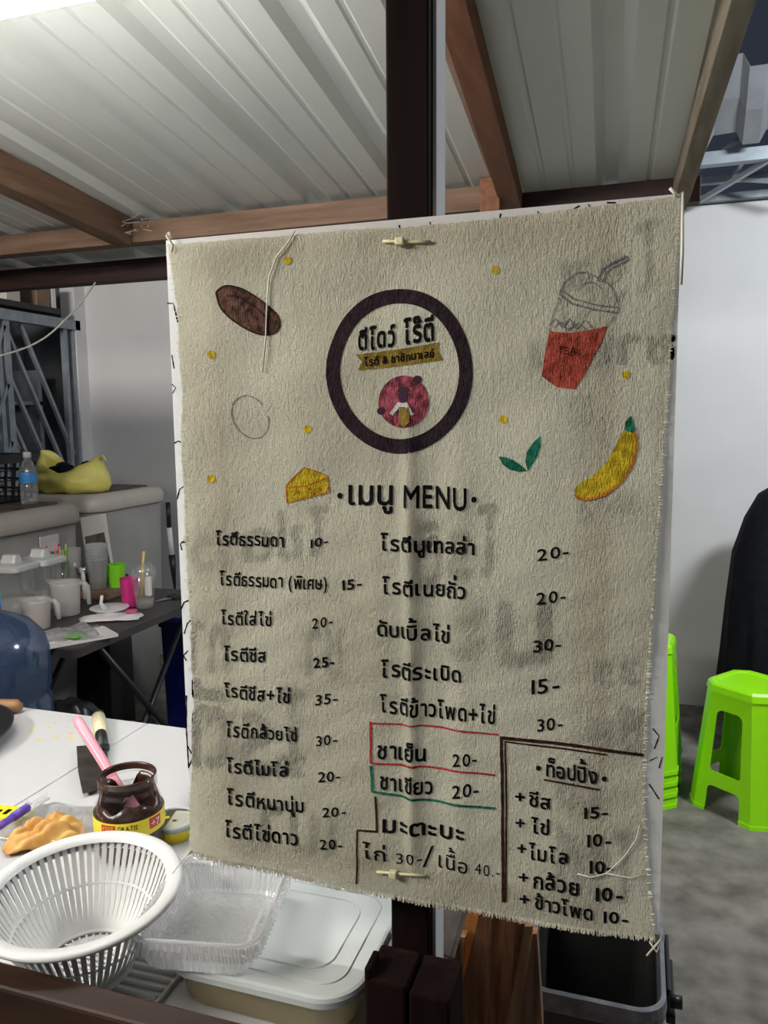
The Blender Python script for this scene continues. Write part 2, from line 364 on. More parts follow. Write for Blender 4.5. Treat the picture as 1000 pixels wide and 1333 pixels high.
# ================================================================== LEFT: GATE
GX = -3.17
t = thing('folding_gate', 'grey steel folding gate with crossed slats at far left', 'gate', (GX, 3.3, 0))
for y, r in ((3.86, .02), (3.79, .014), (3.34, .02), (3.29, .014), (2.84, .02), (2.34, .02)):
    bm = B(); box(bm, (GX-r, y-r, 0), (GX+r, y+r, 1.96)); obj('upright', bm, K['gate'], t)
bm = B(); box(bm, (GX-.02, 1.8, 1.93), (GX+.03, 3.9, 1.985)); obj('top_rail', bm, K['gate'], t)
for y0 in (2.34, 2.84, 3.34):
    for j in range(-1, 5):
        for s in (1,):
            z1 = 1.92-j*.24
            bm = B(); a = Vector((GX-.012, y0+.01, z1)); b = Vector((GX-.012, y0+.49, z1-.95))
            if a.z > 1.92: f = (a.z-1.92)/(a.z-b.z); a = a.lerp(b, f)
            bar(bm, a, b, .018, .02, (1, 0, 0)); obj('slat', bm, K['gate'], t)
for j in range(4):
    bm = B(); bar(bm, (GX+.012, 3.33, 1.9-j*.3), (GX+.012, 2.86, .95-j*.3), .018, .016, (1, 0, 0)); obj('slat', bm, K['gate'], t)
bm = B(); box(bm, (-3.32, 2.3, 2.0), (-3.12, 3.72, 2.03)); box(bm, (-3.32, 2.3, 1.985), (-3.28, 3.72, 2.0)); tag(obj('shelf_board', bm, K['black']), 'dark shelf board resting across the top of the folding gate', 'shelf')
for k, (y0, y1, h, m, lb) in enumerate(((3.34, 3.44, .10, K['tanklid'], 'pale box on the dark shelf above the gate'), (3.56, 3.66, .13, K['redp'] if 0 else K['brown'], 'brown box on the dark shelf above the gate'), (3.675, 3.71, .12, K['softwhite'], 'narrow white packet on the dark shelf above the gate'))):
    bm = B(); box(bm, (-3.28, y0, 2.03), (-3.14, y1, 2.03+h), .004); tag(obj('box', bm, m), lb, 'box')
t = thing('storage_shelf', 'grey metal shelf dimly seen behind the folding gate', 'shelf', (-3.45, 3.3, 0))
for y in (2.6, 3.15, 3.75):
    bm = B(); box(bm, (-3.56, y, 0), (-3.34, y+.03, 1.7)); obj('upright', bm, K['gate'], t)
for z in (.8, 1.15, 1.5):
    bm = B(); box(bm, (-3.56, 2.6, z), (-3.34, 3.78, z+.02)); obj('shelf_plate', bm, K['gate'], t)
for k, (y, z, h, wd, m) in enumerate(((3.22, 1.17, .14, .14, K['tankgrey']), (3.48, 1.17, .16, .13, K['tanklid']), (3.40, .82, .22, .06, K['softwhite']), (3.55, .82, .14, .05, K['tankgrey']))):
    bm = B(); box(bm, (-3.5, y, z), (-3.36, y+wd, z+h), .004)
    tag(obj('carton', bm, m), ('grey carton on the upper shelf behind the gate, left one', 'pale carton on the upper shelf behind the gate, right one', 'narrow white carton on the lower shelf behind the gate', 'small grey carton on the lower shelf behind the gate')[k], 'box')

# ================================================================== LEFT: CHESTS
def chest(x0, x1, y0, y1, label):
    cx, cy_ = (x0+x1)/2, (y0+y1)/2; wd, dp = x1-x0, y1-y0
    t = thing('storage_chest', label, 'chest', (cx, cy_, 0))
    loops = [rl(wd-.10, dp-.10, .05, 0), rl(wd-.04, dp-.04, .06, .55), rl(wd-.02, dp-.02, .06, .99)]
    bm = loft(B(), loops, mtx=T((cx, cy_, 0))); obj('body', bm, K['tankgrey'], t, True)
    bm = loft(B(), [rl(wd, dp, .07, .992), rl(wd+.012, dp+.012, .075, 1.0), rl(wd+.012, dp+.012, .075, 1.04), rl(wd-.02, dp-.02, .07, 1.068), rl(wd-.08, dp-.08, .05, 1.072)], mtx=T((cx, cy_, 0)))
    lid = obj('lid', bm, K['tanklid'], t, True)
    bm = loft(B(), [rl(wd-.11, dp-.11, .05, 1.0725), rl(wd-.12, dp-.12, .05, 1.078)], mtx=T((cx, cy_, 0))); obj('lid_mat', bm, K['lidtop'], lid)
    return t
c1 = chest(-2.80, -2.17, 1.98, 2.66, 'grey storage chest at left carrying the black basket and water bottle')
c2 = chest(-2.92, -2.31, 2.90, 3.47, 'grey storage chest in the corner carrying the yellow bag')
for p, (y, z) in (((-2.16), (2.44, .90)),):
    bm = B(); box(bm, (-2.176, 2.40, .90), (-2.17, 2.50, .965)); o = obj('paper_note', bm, K['softwhite']); tag(o, 'small white paper note stuck on the left grey chest', 'paper')
t = thing('strap', 'black and white hanging strap beside the corner of the far grey chest', 'strap', (-2.28, 3.42, .6))
bm = B(); tube(bm, [(-2.28, 3.42, .99), (-2.278, 3.42, .86)], .012, 8); obj('upper_sleeve', bm, K['black'], t, True)
bm = B(); tube(bm, [(-2.278, 3.42, .86), (-2.27, 3.42, .72)], .014, 8); obj('white_sleeve', bm, K['softwhite'], t, True)
bm = B(); tube(bm, [(-2.27, 3.42, .72), (-2.265, 3.42, .65), (-2.26, 3.42, .53)], [.018, .015, .004], 8); obj('tail', bm, K['black'], t, True)
t = thing('picture_card', 'tall picture card leaning between the two grey chests', 'card', (-2.23, 2.80, .73))
bm = B(); bar(bm, (-2.20, 2.78, .74), (-2.23, 2.78, 1.0), .13, .008, (.97, -.25, 0)); obj('card', bm, K['cream'], t)
bm = B(); bar(bm, (-2.192, 2.772, .76), (-2.222, 2.772, .93), .10, .003, (.97, -.25, 0)); o = obj('picture', bm, K['darksteel'], t)
# stand that holds the card
bm = B(); box(bm, (-2.3, 2.70, 0), (-2.12, 2.86, .738), .004); tag(obj('narrow_carton', bm, K['black']), 'narrow black carton under the picture card between the chests', 'box')

# black basket, bottle, yellow bag
bx = Vector((-2.56, 2.52, 1.079))
t = thing('plastic_basket', 'black perforated basket on the left grey chest', 'basket', bx)
bm = B(); W1, D1, HB = .34, .26, .19
for k in range(26):
    a = k/26*4; e = int(a); f = a-e
    def rect(f_, e_, s): return {0: (-W1*s/2+W1*s*f_, -D1*s/2), 1: (W1*s/2, -D1*s/2+D1*s*f_), 2: (W1*s/2-W1*s*f_, D1*s/2), 3: (-W1*s/2, D1*s/2-D1*s*f_)}[e_]
    p, q = rect(f, e, .86), rect(f, e, 1)
    tube(bm, [bx+Vector((*p, .01)), bx+Vector((*q, HB))], .005, 5)
for z in (.012, .05, .09, .13):
    s = .86+.14*z/HB; pts = [bx+Vector((a*W1*s/2, b*D1*s/2, z)) for a, b in ((-1, -1), (1, -1), (1, 1), (-1, 1), (-1, -1))]
    tube(bm, pts, .005, 5)
obj('basket_wall', bm, K['black'], t)
bm = loft(B(), [rl(W1*.84, D1*.84, .02, .0), rl(W1*.86, D1*.86, .02, .012)], mtx=T(bx)); obj('basket_base', bm, K['black'], t)
bm = loft(B(), [rl(W1+.02, D1+.02, .03, HB-.03), rl(W1+.03, D1+.03, .03, HB+.005), rl(W1-.01, D1-.01, .02, HB+.005), rl(W1-.02, D1-.02, .02, HB-.03)], False, False, T(bx)); obj('basket_rim', bm, K['black'], t)
b0 = Vector((-2.30, 2.50, 1.079)); s = .95
t = thing('water_bottle', 'clear water bottle with blue label beside the black basket', 'bottle', b0)
bm = lathe(B(), [(0, 0), (.030, 0), (.033, .008), (.033, .075), (.031, .08), (.034, .085), (.034, .125), (.030, .145), (.016, .172), (.0125, .178), (.0125, .19)], b0, 20); obj('bottle_body', bm, K['clear'], t, True)
bm = lathe(B(), [(.0345, .085), (.0348, .087), (.0348, .122), (.0345, .124)], b0, 20); obj('bottle_label', bm, K['bluelab'], t, True)
bm = lathe(B(), [(0, .206), (.014, .206), (.0155, .202), (.0155, .184), (.0125, .183)], b0, 16); obj('bottle_cap', bm, K['white'], t, True)
b0 = Vector((-2.53, 3.03, 1.079))
t = thing('plastic_bag', 'open yellow plastic bag lying on the far grey chest', 'bag', b0)
bm = B(); n = 44; rings = []
for j, (sx, sy_, z) in enumerate(((.17, .10, 0), (.195, .12, .03), (.19, .115, .07), (.165, .10, .105), (.15, .09, .12))):
    ring = []
    for k in range(n):
        a = 2*PI*k/n; wob = 1+.05*math.sin(5*a+j)+.03*math.sin(9*a+2*j)
        lift = 0
        if j >= 2: lift = (.075*max(0, -math.cos(a))**2.5+.045*max(0, math.cos(a))**3-.03*(1-abs(math.cos(a))))*(j-1)/3
        ring.append(b0+Vector((sx*math.cos(a)*wob, sy_*math.sin(a)*wob, z+lift+.004*math.sin(7*a+j*2))))
    rings.append(ring)
loft(bm, rings, True, False); o = obj('bag_skin', bm, K['yellowbag'], t, True); md = o.modifiers.new('thickness', 'SOLIDIFY'); md.thickness = .002
bm = B(); tube(bm, [b0+Vector((.165, 0, .15)), b0+Vector((.185, -.01, .165)), b0+Vector((.19, 0, .14))], .006, 6); obj('bag_knot', bm, K['yellowbag'], t, True)
bm = B()
for k in range(9):
    c = b0+Vector((random.uniform(-.09, .10), random.uniform(-.05, .05), .07+random.uniform(0, .03)))
    bmesh.ops.create_icosphere(bm, subdivisions=2, radius=random.uniform(.03, .045), matrix=Matrix.Translation(c))
o = obj('dark_contents', bm, K['blackcloth']); tag(o, 'dark bundle lying inside the yellow plastic bag', 'bundle')

# ================================================================== LEFT: FOLDING TABLE AND ITS THINGS
TX0, TX1, TY0, TY1, TZ = -2.14, -1.58, 1.86, 2.67, .73
t = thing('folding_table', 'black folding table crowded with cups in front of the grey chests', 'table', ((TX0+TX1)/2, (TY0+TY1)/2, 0))
bm = loft(B(), [rl(TX1-TX0, TY1-TY0, .03, TZ-.03), rl(TX1-TX0, TY1-TY0, .03, TZ-.004), rl(TX1-TX0-.008, TY1-TY0-.008, .03, TZ)], mtx=T(((TX0+TX1)/2, (TY0+TY1)/2, 0))); obj('table_top', bm, K['tabletop'], t)
for x in (TX0+.06, TX1-.05):
    for a, b in (((x, TY0+.08, .012), (x, TY1-.12, TZ-.035)), ((x+.022, TY1-.08, .012), (x+.022, TY0+.14, TZ-.035))):
        bm = B(); tube(bm, [a, b], .011, 8); obj('leg', bm, K['black'], t, True)
for y, z in ((TY0+.08, .05), (TY1-.08, .05)):
    bm = B(); tube(bm, [(TX0+.06, y, z), (TX1-.03, y, z)], .009, 8); obj('crossbar', bm, K['black'], t, True)
def ontable(px, py): p = atZ(px, py, TZ); return Vector((p.x, p.y, TZ+.001))
def cup(bm, c, r0_, r1_, h, th=.002, seg=24):
    return lathe(bm, [(0, 0), (r0_, 0), (r1_, h), (r1_-th, h), (r0_-th, th), (0, th)], c, seg)
for (px, py, lb) in ((20, 803, 'clear storage jar with white flip lid at the left end of the table'), (57, 792, 'clear storage jar with white flip lid, second from the left table end')):
    p = ontable(px, py); t = thing('storage_jar', lb, 'jar', p, .1)
    bm = loft(B(), [rl(.10, .10, .02, .0), rl(.105, .105, .02, .01), rl(.11, .11, .022, .165)], True, False, T(p, .1)); obj('jar_body', bm, K['clear'], t, True)
    bm = loft(B(), [rl(.095, .095, .02, .004), rl(.098, .098, .02, .07)], True, True, T(p, .1)); obj('jar_contents', bm, K['milky'], t, True)
    bm = loft(B(), [rl(.13, .13, .02, .165), rl(.135, .135, .02, .17), rl(.135, .135, .02, .182), rl(.12, .12, .02, .188)], True, True, T(p, .1)); obj('jar_lid', bm, K['white'], t)
    bm = loft(B(), [rl(.06, .05, .01, .188), rl(.055, .03, .01, .215)], True, True, T(p+Vector((-.02, .02, 0)), .1)); obj('lid_flap', bm, K['white'], t)
def jug(px, py, r, h, label, rz, fill):
    p = ontable(px, py); t = thing('measuring_jug', label, 'jug', p, rz); m_ = T(p, rz)
    bm = B(); seg = 28; prof = [(r*.84, 0), (r*.88, .004), (r, h-.012), (r*1.05, h)]
    rings = []
    for rr, z in prof:
        ring = []
        for k in range(seg):
            a = 2*PI*k/seg; sp_ = (.35*max(0, math.cos(a-PI))**10 if z > h*.8 else 0)*(1 if z > h-.005 else .4)
            ring.append((rr*(1+sp_)*math.cos(a), rr*(1+sp_)*math.sin(a), z+(.006*sp_/.35 if sp_ else 0)))
        rings.append(ring)
    loft(bm, rings, True, False, m_); o = obj('jug_body', bm, K['milky'], t, True); md = o.modifiers.new('th', 'SOLIDIFY'); md.thickness = .0015
    bm = tube(B(), [m_ @ Vector(q) for q in ((r*1.0, 0, h-.008), (r*1.35, 0, h-.006), (r*1.55, 0, h-.02), (r*1.6, 0, h*.3))], [.009, .009, .009, .007], 6); obj('jug_handle', bm, K['milky'], t, True)
    if fill:
        bm = lathe(B(), [(0, .003), (r*.83, .003), (r*.93, h*.72), (0, h*.72)], p, 24); obj('drink', bm, K['orangebeige'], t, True)
jug(50, 818, .043, .098, 'milky measuring jug holding beige liquid, front one on the table', .35, True)
jug(88, 800, .048, .118, 'empty milky measuring jug behind the beige filled one', .35, False)
p = ontable(78, 782); t = thing('straw_cup', 'clear tumbler full of pink straws behind the measuring jugs', 'cup', p)
bm = cup(B(), p, .032, .042, .15); obj('tumbler', bm, K['clear'], t, True)
for k in range(12):
    a = random.uniform(0, 6.28); q = Vector((math.cos(a), math.sin(a), 0))
    o = obj('straw', tube(B(), [p+q*.018+Vector((0, 0, .004)), p+q*.036+Vector((0, 0, .20+random.uniform(-.02, .02)))], .003, 6), (K['pink'], K['pink'], K['straw'], K['redp'], K['green2'])[k % 5])
    tag(o, 'thin coloured drinking straw standing in the clear tumbler', 'straw', 'straws in the clear tumbler')
p = ontable(95, 778); t = thing('plastic_cup', 'tall plain milky container behind the empty measuring jug', 'cup', p)
bm = cup(B(), p, .03, .04, .19); obj('cup_body', bm, K['milky'], t, True)
p = ontable(111, 780); t = thing('steel_ladle', 'steel ladle standing upright beside the cup stack', 'ladle', p)
bm = tube(B(), [p+Vector((0, 0, 0)), p+Vector((-.004, 0, .09)), p+Vector((-.012, 0, .12))], [.007, .008, .007], 8); obj('ladle_handle', bm, K['white'], t, True)
bm = lathe(B(), [(.001, 0), (.018, .006), (.026, .02), (.03, .04), (.028, .04), (.02, .02), (0, .008)], p+Vector((-.028, .02, .08)), 20); obj('ladle_bowl', bm, K['steel'], t, True)
p = ontable(131, 777); bm = B(); box(bm, (p.x-.09, p.y-.05, TZ+.001), (p.x+.07, p.y+.06, TZ+.03), .004); tag(obj('wooden_box', bm, K['brown']), 'flat brown wooden box under the stack of clear cups', 'box')
for k in range(6):
    q = p+Vector((-.012, .005, .031+k*.011))
    bm = lathe(B(), [(0, 0), (.030, 0), (.041, .115), (.043, .118), (.0405, .116), (.029, .002)], q, 24)
    tag(obj('plastic_cup', bm, K['clear2'], None, True), 'clear plastic cup nested in the stack on the brown box', 'cup', 'nested clear cups')
def colcup(px, py, r0_, r1_, h, m, label):
    p = ontable(px, py); t = thing('plastic_tumbler', label, 'cup', p)
    pr_ = [(r0_*math.cos(2*PI*k/12), r0_*math.sin(2*PI*k/12)) for k in range(12)]
    bm = loft(B(), [[(x_*s_, y_*s_, z) for x_, y_ in pr_] for s_, z in ((1, 0), (r1_/r0_, h), (r1_/r0_*.94, h), (.92, .004))], True, True, T(p)); obj('tumbler_body', bm, m, t)
colcup(153, 773, .027, .036, .118, K['green2'], 'bright green plastic tumbler behind the magenta one')
colcup(170, 789, .028, .035, .104, K['magenta'], 'magenta plastic tumbler in front of the green one')
p = ontable(189, 791); t = thing('iced_drink', 'half empty clear drink cup with domed lid and yellow straw', 'cup', p)
bm = lathe(B(), [(0, 0), (.030, 0), (.043, .118), (.044, .12), (.040, .145), (.026, .162), (.010, .165)], p, 28); obj('cup_body', bm, K['clear'], t, True)
bm = lathe(B(), [(0, .002), (.028, .002), (.032, .034), (0, .034)], p, 24); obj('drink', bm, K['milky'], t, True)
bm = tube(B(), [p+Vector((-.018, 0, .006)), p+Vector((0, 0, .165)), p+Vector((.006, 0, .205))], .0045, 8); obj('straw', bm, K['straw'], t, True)
bm = B(); box(bm, p+Vector((.022, -.03, .05)), p+Vector((.045, -.015, .12)), .004); obj('paper_label', bm, K['cream'], t)
p = ontable(143, 796); t = thing('plate', 'small white plate with a white spoon on the table edge', 'plate', p)
bm = lathe(B(), [(0, 0), (.045, 0), (.068, .014), (.066, .016), (.044, .004), (0, .003)], p, 32); obj('dish', bm, K['white'], t, True)
bm = tube(B(), [p+Vector((-.02, 0, .006)), p+Vector((-.028, -.01, .03)), p+Vector((-.022, -.01, .058))], [.012, .006, .006], 8); obj('spoon', bm, K['white'], t, True)
def crumple(name, c, w_, d_, h, m, label, cat, rz=0, amp=.4, seed=1, n=14, fold=0):
    rnd = random.Random(seed); bm = B()
    bmesh.ops.create_grid(bm, x_segments=n, y_segments=n, size=.5)
    ph = [rnd.uniform(0, 6) for _ in range(6)]
    for v in bm.verts:
        x_, y_ = v.co.x, v.co.y; e = max(0, 1-(2*abs(x_))**3)*max(0, 1-(2*abs(y_))**3)
        z = h*(.25+.75*e)*(1-amp+amp*(math.sin(9*x_+ph[0])*math.sin(11*y_+ph[1])+math.sin(19*x_+7*y_+ph[2])*.5+rnd.uniform(-.3, .3))*.6)+fold*h*(abs(math.sin(8*x_+5*y_+ph[5]))+.7*abs(math.sin(13*y_-6*x_+ph[3]))-.5)*e
        v.co = Vector((x_*w_*(1+.06*math.sin(7*y_+ph[3])), y_*d_*(1+.06*math.sin(6*x_+ph[4])), max(z, .001)))
    bmesh.ops.transform(bm, matrix=T(c, rz), verts=bm.verts)
    o = obj(name, bm, m, None, True); md = o.modifiers.new('th', 'SOLIDIFY'); md.thickness = .0012; md.offset = 1
    return tag(o, label, cat)
p = ontable(145, 806); t0 = crumple('paper_packet', p, .20, .09, .022, K['softwhite'], 'crumpled white packet with magenta print at the table edge', 'packet', .5, .3, 4)
bm = B(); c = p+Vector((.055, .035, .022))
lathe(bm, [(0, .001), (.022, .001), (.02, .004), (0, .005)], c, 12); o = obj('magenta_print', bm, K['pinkpaper'], None); XF[t0.name] = Matrix(); o.parent = t0
p = ontable(85, 830); t0 = crumple('clear_bag', p, .20, .15, .045, K['film'], 'clear plastic bag with green print at the front table corner', 'bag', .75, .5, 9)
bm = B(); c = p+Vector((.06, -.02, .018)); box(bm, c-Vector((.022, .03, .002)), c+Vector((.022, .03, .002)), .001); o = obj('green_print', bm, K['leafprint'], None); o.parent = t0
p = ontable(82, 836); bm = loft(B(), [rl(.26, .14, .01, 0), rl(.26, .14, .01, .006)], mtx=T(p+Vector((0, .03, 0)), 1.0)); tag(obj('folded_paper', bm, K['softwhite']), 'folded white paper sheet under the clear plastic bag', 'paper')
p = ontable(218, 781); t = thing('scissors', 'black handled scissors lying at the right end of the table', 'scissors', p)
m_ = T(p, 1.2)
for s_ in (-1, 1):
    bm = B(); bmesh.ops.create_circle(bm, segments=4, radius=.001); bm.clear()
    pts = [m_ @ Vector((.035+.022*math.cos(a), s_*.018+.014*math.sin(a), .006)) for a in [2*PI*k/14 for k in range(15)]]
    tube(bm, pts, .004, 6); obj('finger_ring', bm, K['black'], t, True)
    bm = B(); bar(bm, m_ @ Vector((.01, s_*.008, .005)), m_ @ Vector((-.09, -s_*.004, .005)), .009, .002); obj('blade', bm, K['steel'], t)

# under the table, blue bin, big jug
bx = (-1.80, 2.70); t = thing('blue_bin', 'deep blue plastic bin behind the right end of the black table', 'bin', (-1.66, 2.84, 0))
bm = loft(B(), [rl(.385, .26, .03, 0), rl(.39, .30, .03, .56)], True, False, T((-1.685, 2.86, 0))); o = obj('bin_body', bm, K['bluebin'], t); md = o.modifiers.new('th', 'SOLIDIFY'); md.thickness = .004
bm = loft(B(), [rl(.38, .32, .03, .555), rl(.40, .34, .04, .56), rl(.40, .34, .04, .585), rl(.36, .30, .03, .60)], True, True, T((-1.685, 2.86, 0))); obj('bin_lid', bm, K['bluebin'], t)
for k, (x_, y_, r_, h_, lb) in enumerate(((-2.01, 2.33, .12, .36, 'dark rubbish bag under the left half of the black table'), (-1.745, 2.36, .105, .30, 'dark rubbish bag under the right half of the black table'))):
    bm = B(); bmesh.ops.create_icosphere(bm, subdivisions=4, radius=1)
    for v in bm.verts:
        q = v.co.copy(); wv = 1+.08*math.sin(7*q.x+5*q.z+k)+.06*math.sin(11*q.y+4*q.z)+.05*math.sin(17*q.x*q.y+9*q.z)
        v.co = Vector((x_+q.x*r_*wv, y_+q.y*r_*wv, h_/2*(1+max(-1, q.z*wv))))
    tag(obj('rubbish_bag', bm, mat('dark bag %d' % k, (.02, .021, .024), .3, var=.3), None, True), lb, 'bag')
jc = Vector((-1.56, 1.53, .44))
bm = loft(B(), [rl(.34, .34, .03, 0), rl(.32, .32, .03, .44)], mtx=T((jc.x, jc.y, 0))); tag(obj('black_crate', bm, K['black']), 'black crate holding up the blue water jug at left', 'crate')
t = thing('water_jug', 'big blue water jug standing beyond the white counter at left', 'jug', jc+Vector((0, 0, .001)))
R_ = .138
bm = lathe(B(), [(0, 0), (R_*.93, 0), (R_, .02), (R_, .11), (R_*.96, .12), (R_*.96, .135), (R_, .145), (R_, .25), (R_*.96, .26), (R_*.96, .275), (R_, .285), (R_, .38), (R_*.92, .42), (R_*.7, .455), (R_*.4, .475), (.03, .485), (.028, .52)], jc, 36); obj('jug_body', bm, K['bluejug'], t, True)
bm = lathe(B(), [(0, .53), (.03, .53), (.032, .50), (.03, .497)], jc, 20); obj('jug_cap', bm, K['bluelab'], t, True)

# ================================================================== FOOD CART
CZ = .86
t = thing('food_cart', 'white topped food cart with dark wooden rim in the left foreground', 'cart', (-.75, .85, 0))
SX = -.832
bm = B(); box(bm, (SX+.001, .499, CZ-.02), (-.213, 1.155, CZ), .0015); obj('top_panel', bm, K['counter'], t)
bm = B(); box(bm, (-1.7, .499, CZ-.02), (SX-.001, 1.155, CZ), .0015); obj('top_panel', bm, K['counter'], t)
bm = B(); box(bm, (-1.7, .471, CZ-.20), (-.185, .498, .932), .003); obj('front_rim', bm, K['rimwood'], t)
bm = B(); box(bm, (-1.68, .56, CZ-.05), (-.23, 1.14, CZ-.021)); obj('under_frame', bm, K['rimwood'], t)
for x_, y_ in ((-1.66, .58), (-1.66, 1.11), (-.26, 1.11), (-.26, .555)):
    bm = B(); box(bm, (x_-.02, y_-.02, 0), (x_+.02, y_+.02, CZ-.05)); obj('leg', bm, K['rimwood'], t)
for k, (x0, x1, y1) in enumerate(((-.2115, -.1745, .622), (-.1725, -.133, .626))):
    bm = B(); box(bm, (x0, .575, 0), (x1-.004*k, y1, .930-.004*k), .003)
    if k == 0: box(bm, (x0, .575, .926), (x0+.006, .60, .939), .002)
    plabel(obj('end_post', bm, K['post'], t), 'dark block topped end post')
bm = B()
rnd = random.Random(5)
for k in range(16):
    c = atZ(rnd.uniform(40, 95), rnd.uniform(940, 966), CZ); lathe(bm, [(0, .0009), (rnd.uniform(.002, .007), .0005)], c, 7, None)
obj('stain', bm, K['stain'], t)

# ---- tall dark post carrying the menu
t = thing('wooden_post', 'tall dark brown square post carrying the cloth menu', 'post', (-.188, .655, 0))
bm = B(); box(bm, (-.2085, .640, 0), (-.172, .682, 2.09), .002)
for v in bm.verts: v.co.x += .004*(v.co.z-.8)
obj('post_body', bm, K['post'], t)
bm = B(); box(bm, (-.1715, .650, 0), (-.1685, .680, 2.08))  # added strip; its pale colour stands in for lamp light on the wood
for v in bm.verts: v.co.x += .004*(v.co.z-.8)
plabel(obj('lit_side_strip', bm, wood('lamplit side tint', (.80, .78, .76), (.93, .91, .89), .5, 'Z'), t), 'strip on the right face with lamp light put into its colour')

# ================================================================== THE MENU SIGN
SY = .6105
def L2(px, py): return atY(px, py, SY)
u00 = L2(216, 313); u10 = L2(888, 252); u01 = L2(250, 1105); u11 = L2(858, 1217)
sign = thing('menu_sign', 'hand drawn cloth menu board tied to the dark post', 'sign', ((u00.x+u10.x)/2, SY, u01.z))
def lerp_path(P, s):
    """P: px control points, s 0..1 along"""
    ds = [0]
    for a, b in zip(P, P[1:]): ds.append(ds[-1]+math.hypot(b[0]-a[0], b[1]-a[1]))
    d = s*ds[-1]
    for i in range(len(P)-1):
        if d <= ds[i+1]+1e-9:
            f = (d-ds[i])/(ds[i+1]-ds[i]); return (P[i][0]+f*(P[i+1][0]-P[i][0]), P[i][1]+f*(P[i+1][1]-P[i][1]))
    return P[-1]
TOP = [(222, 319), (300, 313), (385, 306), (470, 299), (520, 297), (600, 290), (700, 279), (800, 267), (886, 256)]
BOT = [(248, 1107), (330, 1127), (420, 1147), (500, 1163), (600, 1180), (700, 1198), (800, 1214), (854, 1221)]
LEF = [(222, 319), (232, 404), (238, 516), (239, 600), (243, 660), (249, 800), (253, 912), (251, 1000), (248, 1107)]
RIG = [(886, 256), (883, 300), (877, 400), (871, 500), (862, 620), (853, 760), (845, 880), (840, 980), (839, 1060), (846, 1150), (854, 1221)]
ridge_x = [(300, 530), (560, 527), (700, 530), (900, 527), (1130, 519)]
pinA, pinB = L2(522, 316), L2(512, 1134)
def surf(x, z):
    """how far the cloth stands out in front of the canvas"""
    f = (u00.z-z)/(u00.z-u01.z); f = max(0, min(1, f))
    s = .0026
    s += .0008*math.sin(38*x+9*math.sin(11*z))+.0007*math.sin(24*z+31*x+1.3)+.0006*math.sin(63*x-14*z)
    s += .0005*math.sin(95*x+30*math.sin(8*z))*(.4+.6*f)
    xr = -.1795+.006*f-.004*f*f
    am = .0048*min(1, max(0, (f-.2)/.2))*(1 if f < .93 else max(0, (1-f)/.07))
    s += am*math.exp(-((x-xr)/.0055)**2)-.45*am*math.exp(-((x-xr-.020)/.010)**2)+.3*am*math.exp(-((x-xr-.042)/.010)**2)+.25*am*math.exp(-((x-xr+.03)/.012)**2)
    for p in (pinA, pinB):
        d2 = ((x-p.x)/.035)**2+((z-p.z)/.011)**2; s -= .0035*math.exp(-d2)
    return max(s, .0008)
def onto(x, z, off): return Vector((x, SY-surf(x, z)-off, z))
def canv(x, z, off): return Vector((x, SY-off, z))
# canvas stretched over a wooden frame
bm = B(); W_, H_ = u10.x-u00.x, u00.z-u01.z
def q4(a, b):  # bilinear on the board
    p = u00.lerp(u10, a); q = u01.lerp(u11, a); r_ = p.lerp(q, b); return r_.x, r_.z
n = 24
g = [[bm.verts.new((q4(i/n, j/n)[0], SY, q4(i/n, j/n)[1])) for i in range(n+1)] for j in range(n+1)]
for j in range(n):
    for i in range(n): bm.faces.new((g[j][i], g[j+1][i], g[j+1][i+1], g[j][i+1]))
edge = [g[0][i] for i in range(n+1)]+[g[j][n] for j in range(1, n+1)]+[g[n][i] for i in range(n-1, -1, -1)]+[g[j][0] for j in range(n-1, 0, -1)]
back = [bm.verts.new(v.co+Vector((0, .016, 0))) for v in edge]
for k in range(len(edge)): k2 = (k+1) % len(edge); bm.faces.new((edge[k], edge[k2], back[k2], back[k]))
canvas = obj('canvas', bm, K['canvas'], sign); plabel(canvas, 'white canvas behind the cloth')
for (a, b) in (((.115, .5), 'v'), ((.885, .5), 'v'), ((.5, .028), 'h'), ((.5, .972), 'h')):
    bm = B(); cx, cz = q4(*a); 
    if b == 'v':
        p, q = q4(a[0], .012), q4(a[0], .988); bar(bm, (p[0], SY+.010, p[1]), (q[0], SY+.010, q[1]), .016, .012, (0, 1, 0))
    else:
        p, q = q4(.14, a[1]), q4(.86, a[1]); bar(bm, (p[0], SY+.010, p[1]), (q[0], SY+.010, q[1]), .016, .012, (0, 1, 0))
    obj('frame_bar', bm, K['plank2'], sign)
# cloth
bm = B(); nu, nv = 150, 190; G = []
for j in range(nv+1):
    row = []; b = j/nv
    for i in range(nu+1):
        a = i/nu; t_, bo, le, ri = lerp_path(TOP, a), lerp_path(BOT, a), lerp_path(LEF, b), lerp_path(RIG, b)
        c = [(1-b)*t_[k]+b*bo[k]+(1-a)*le[k]+a*ri[k]-((1-a)*(1-b)*TOP[0][k]+a*(1-b)*TOP[-1][k]+(1-a)*b*BOT[0][k]+a*b*BOT[-1][k]) for k in (0, 1)]
        if i in (0, nu): c[0] += random.uniform(-.8, .8)
        if j in (0, nv): c[1] += random.uniform(-1, 1)
        p = L2(*c); row.append(bm.verts.new(onto(p.x, p.z, 0)))
    G.append(row)
for j in range(nv):
    for i in range(nu): bm.faces.new((G[j][i], G[j+1][i], G[j+1][i+1], G[j][i+1]))
cloth = obj('cloth', bm, K['cloth'], sign, True); plabel(cloth, 'beige cloth with the hand drawn menu')
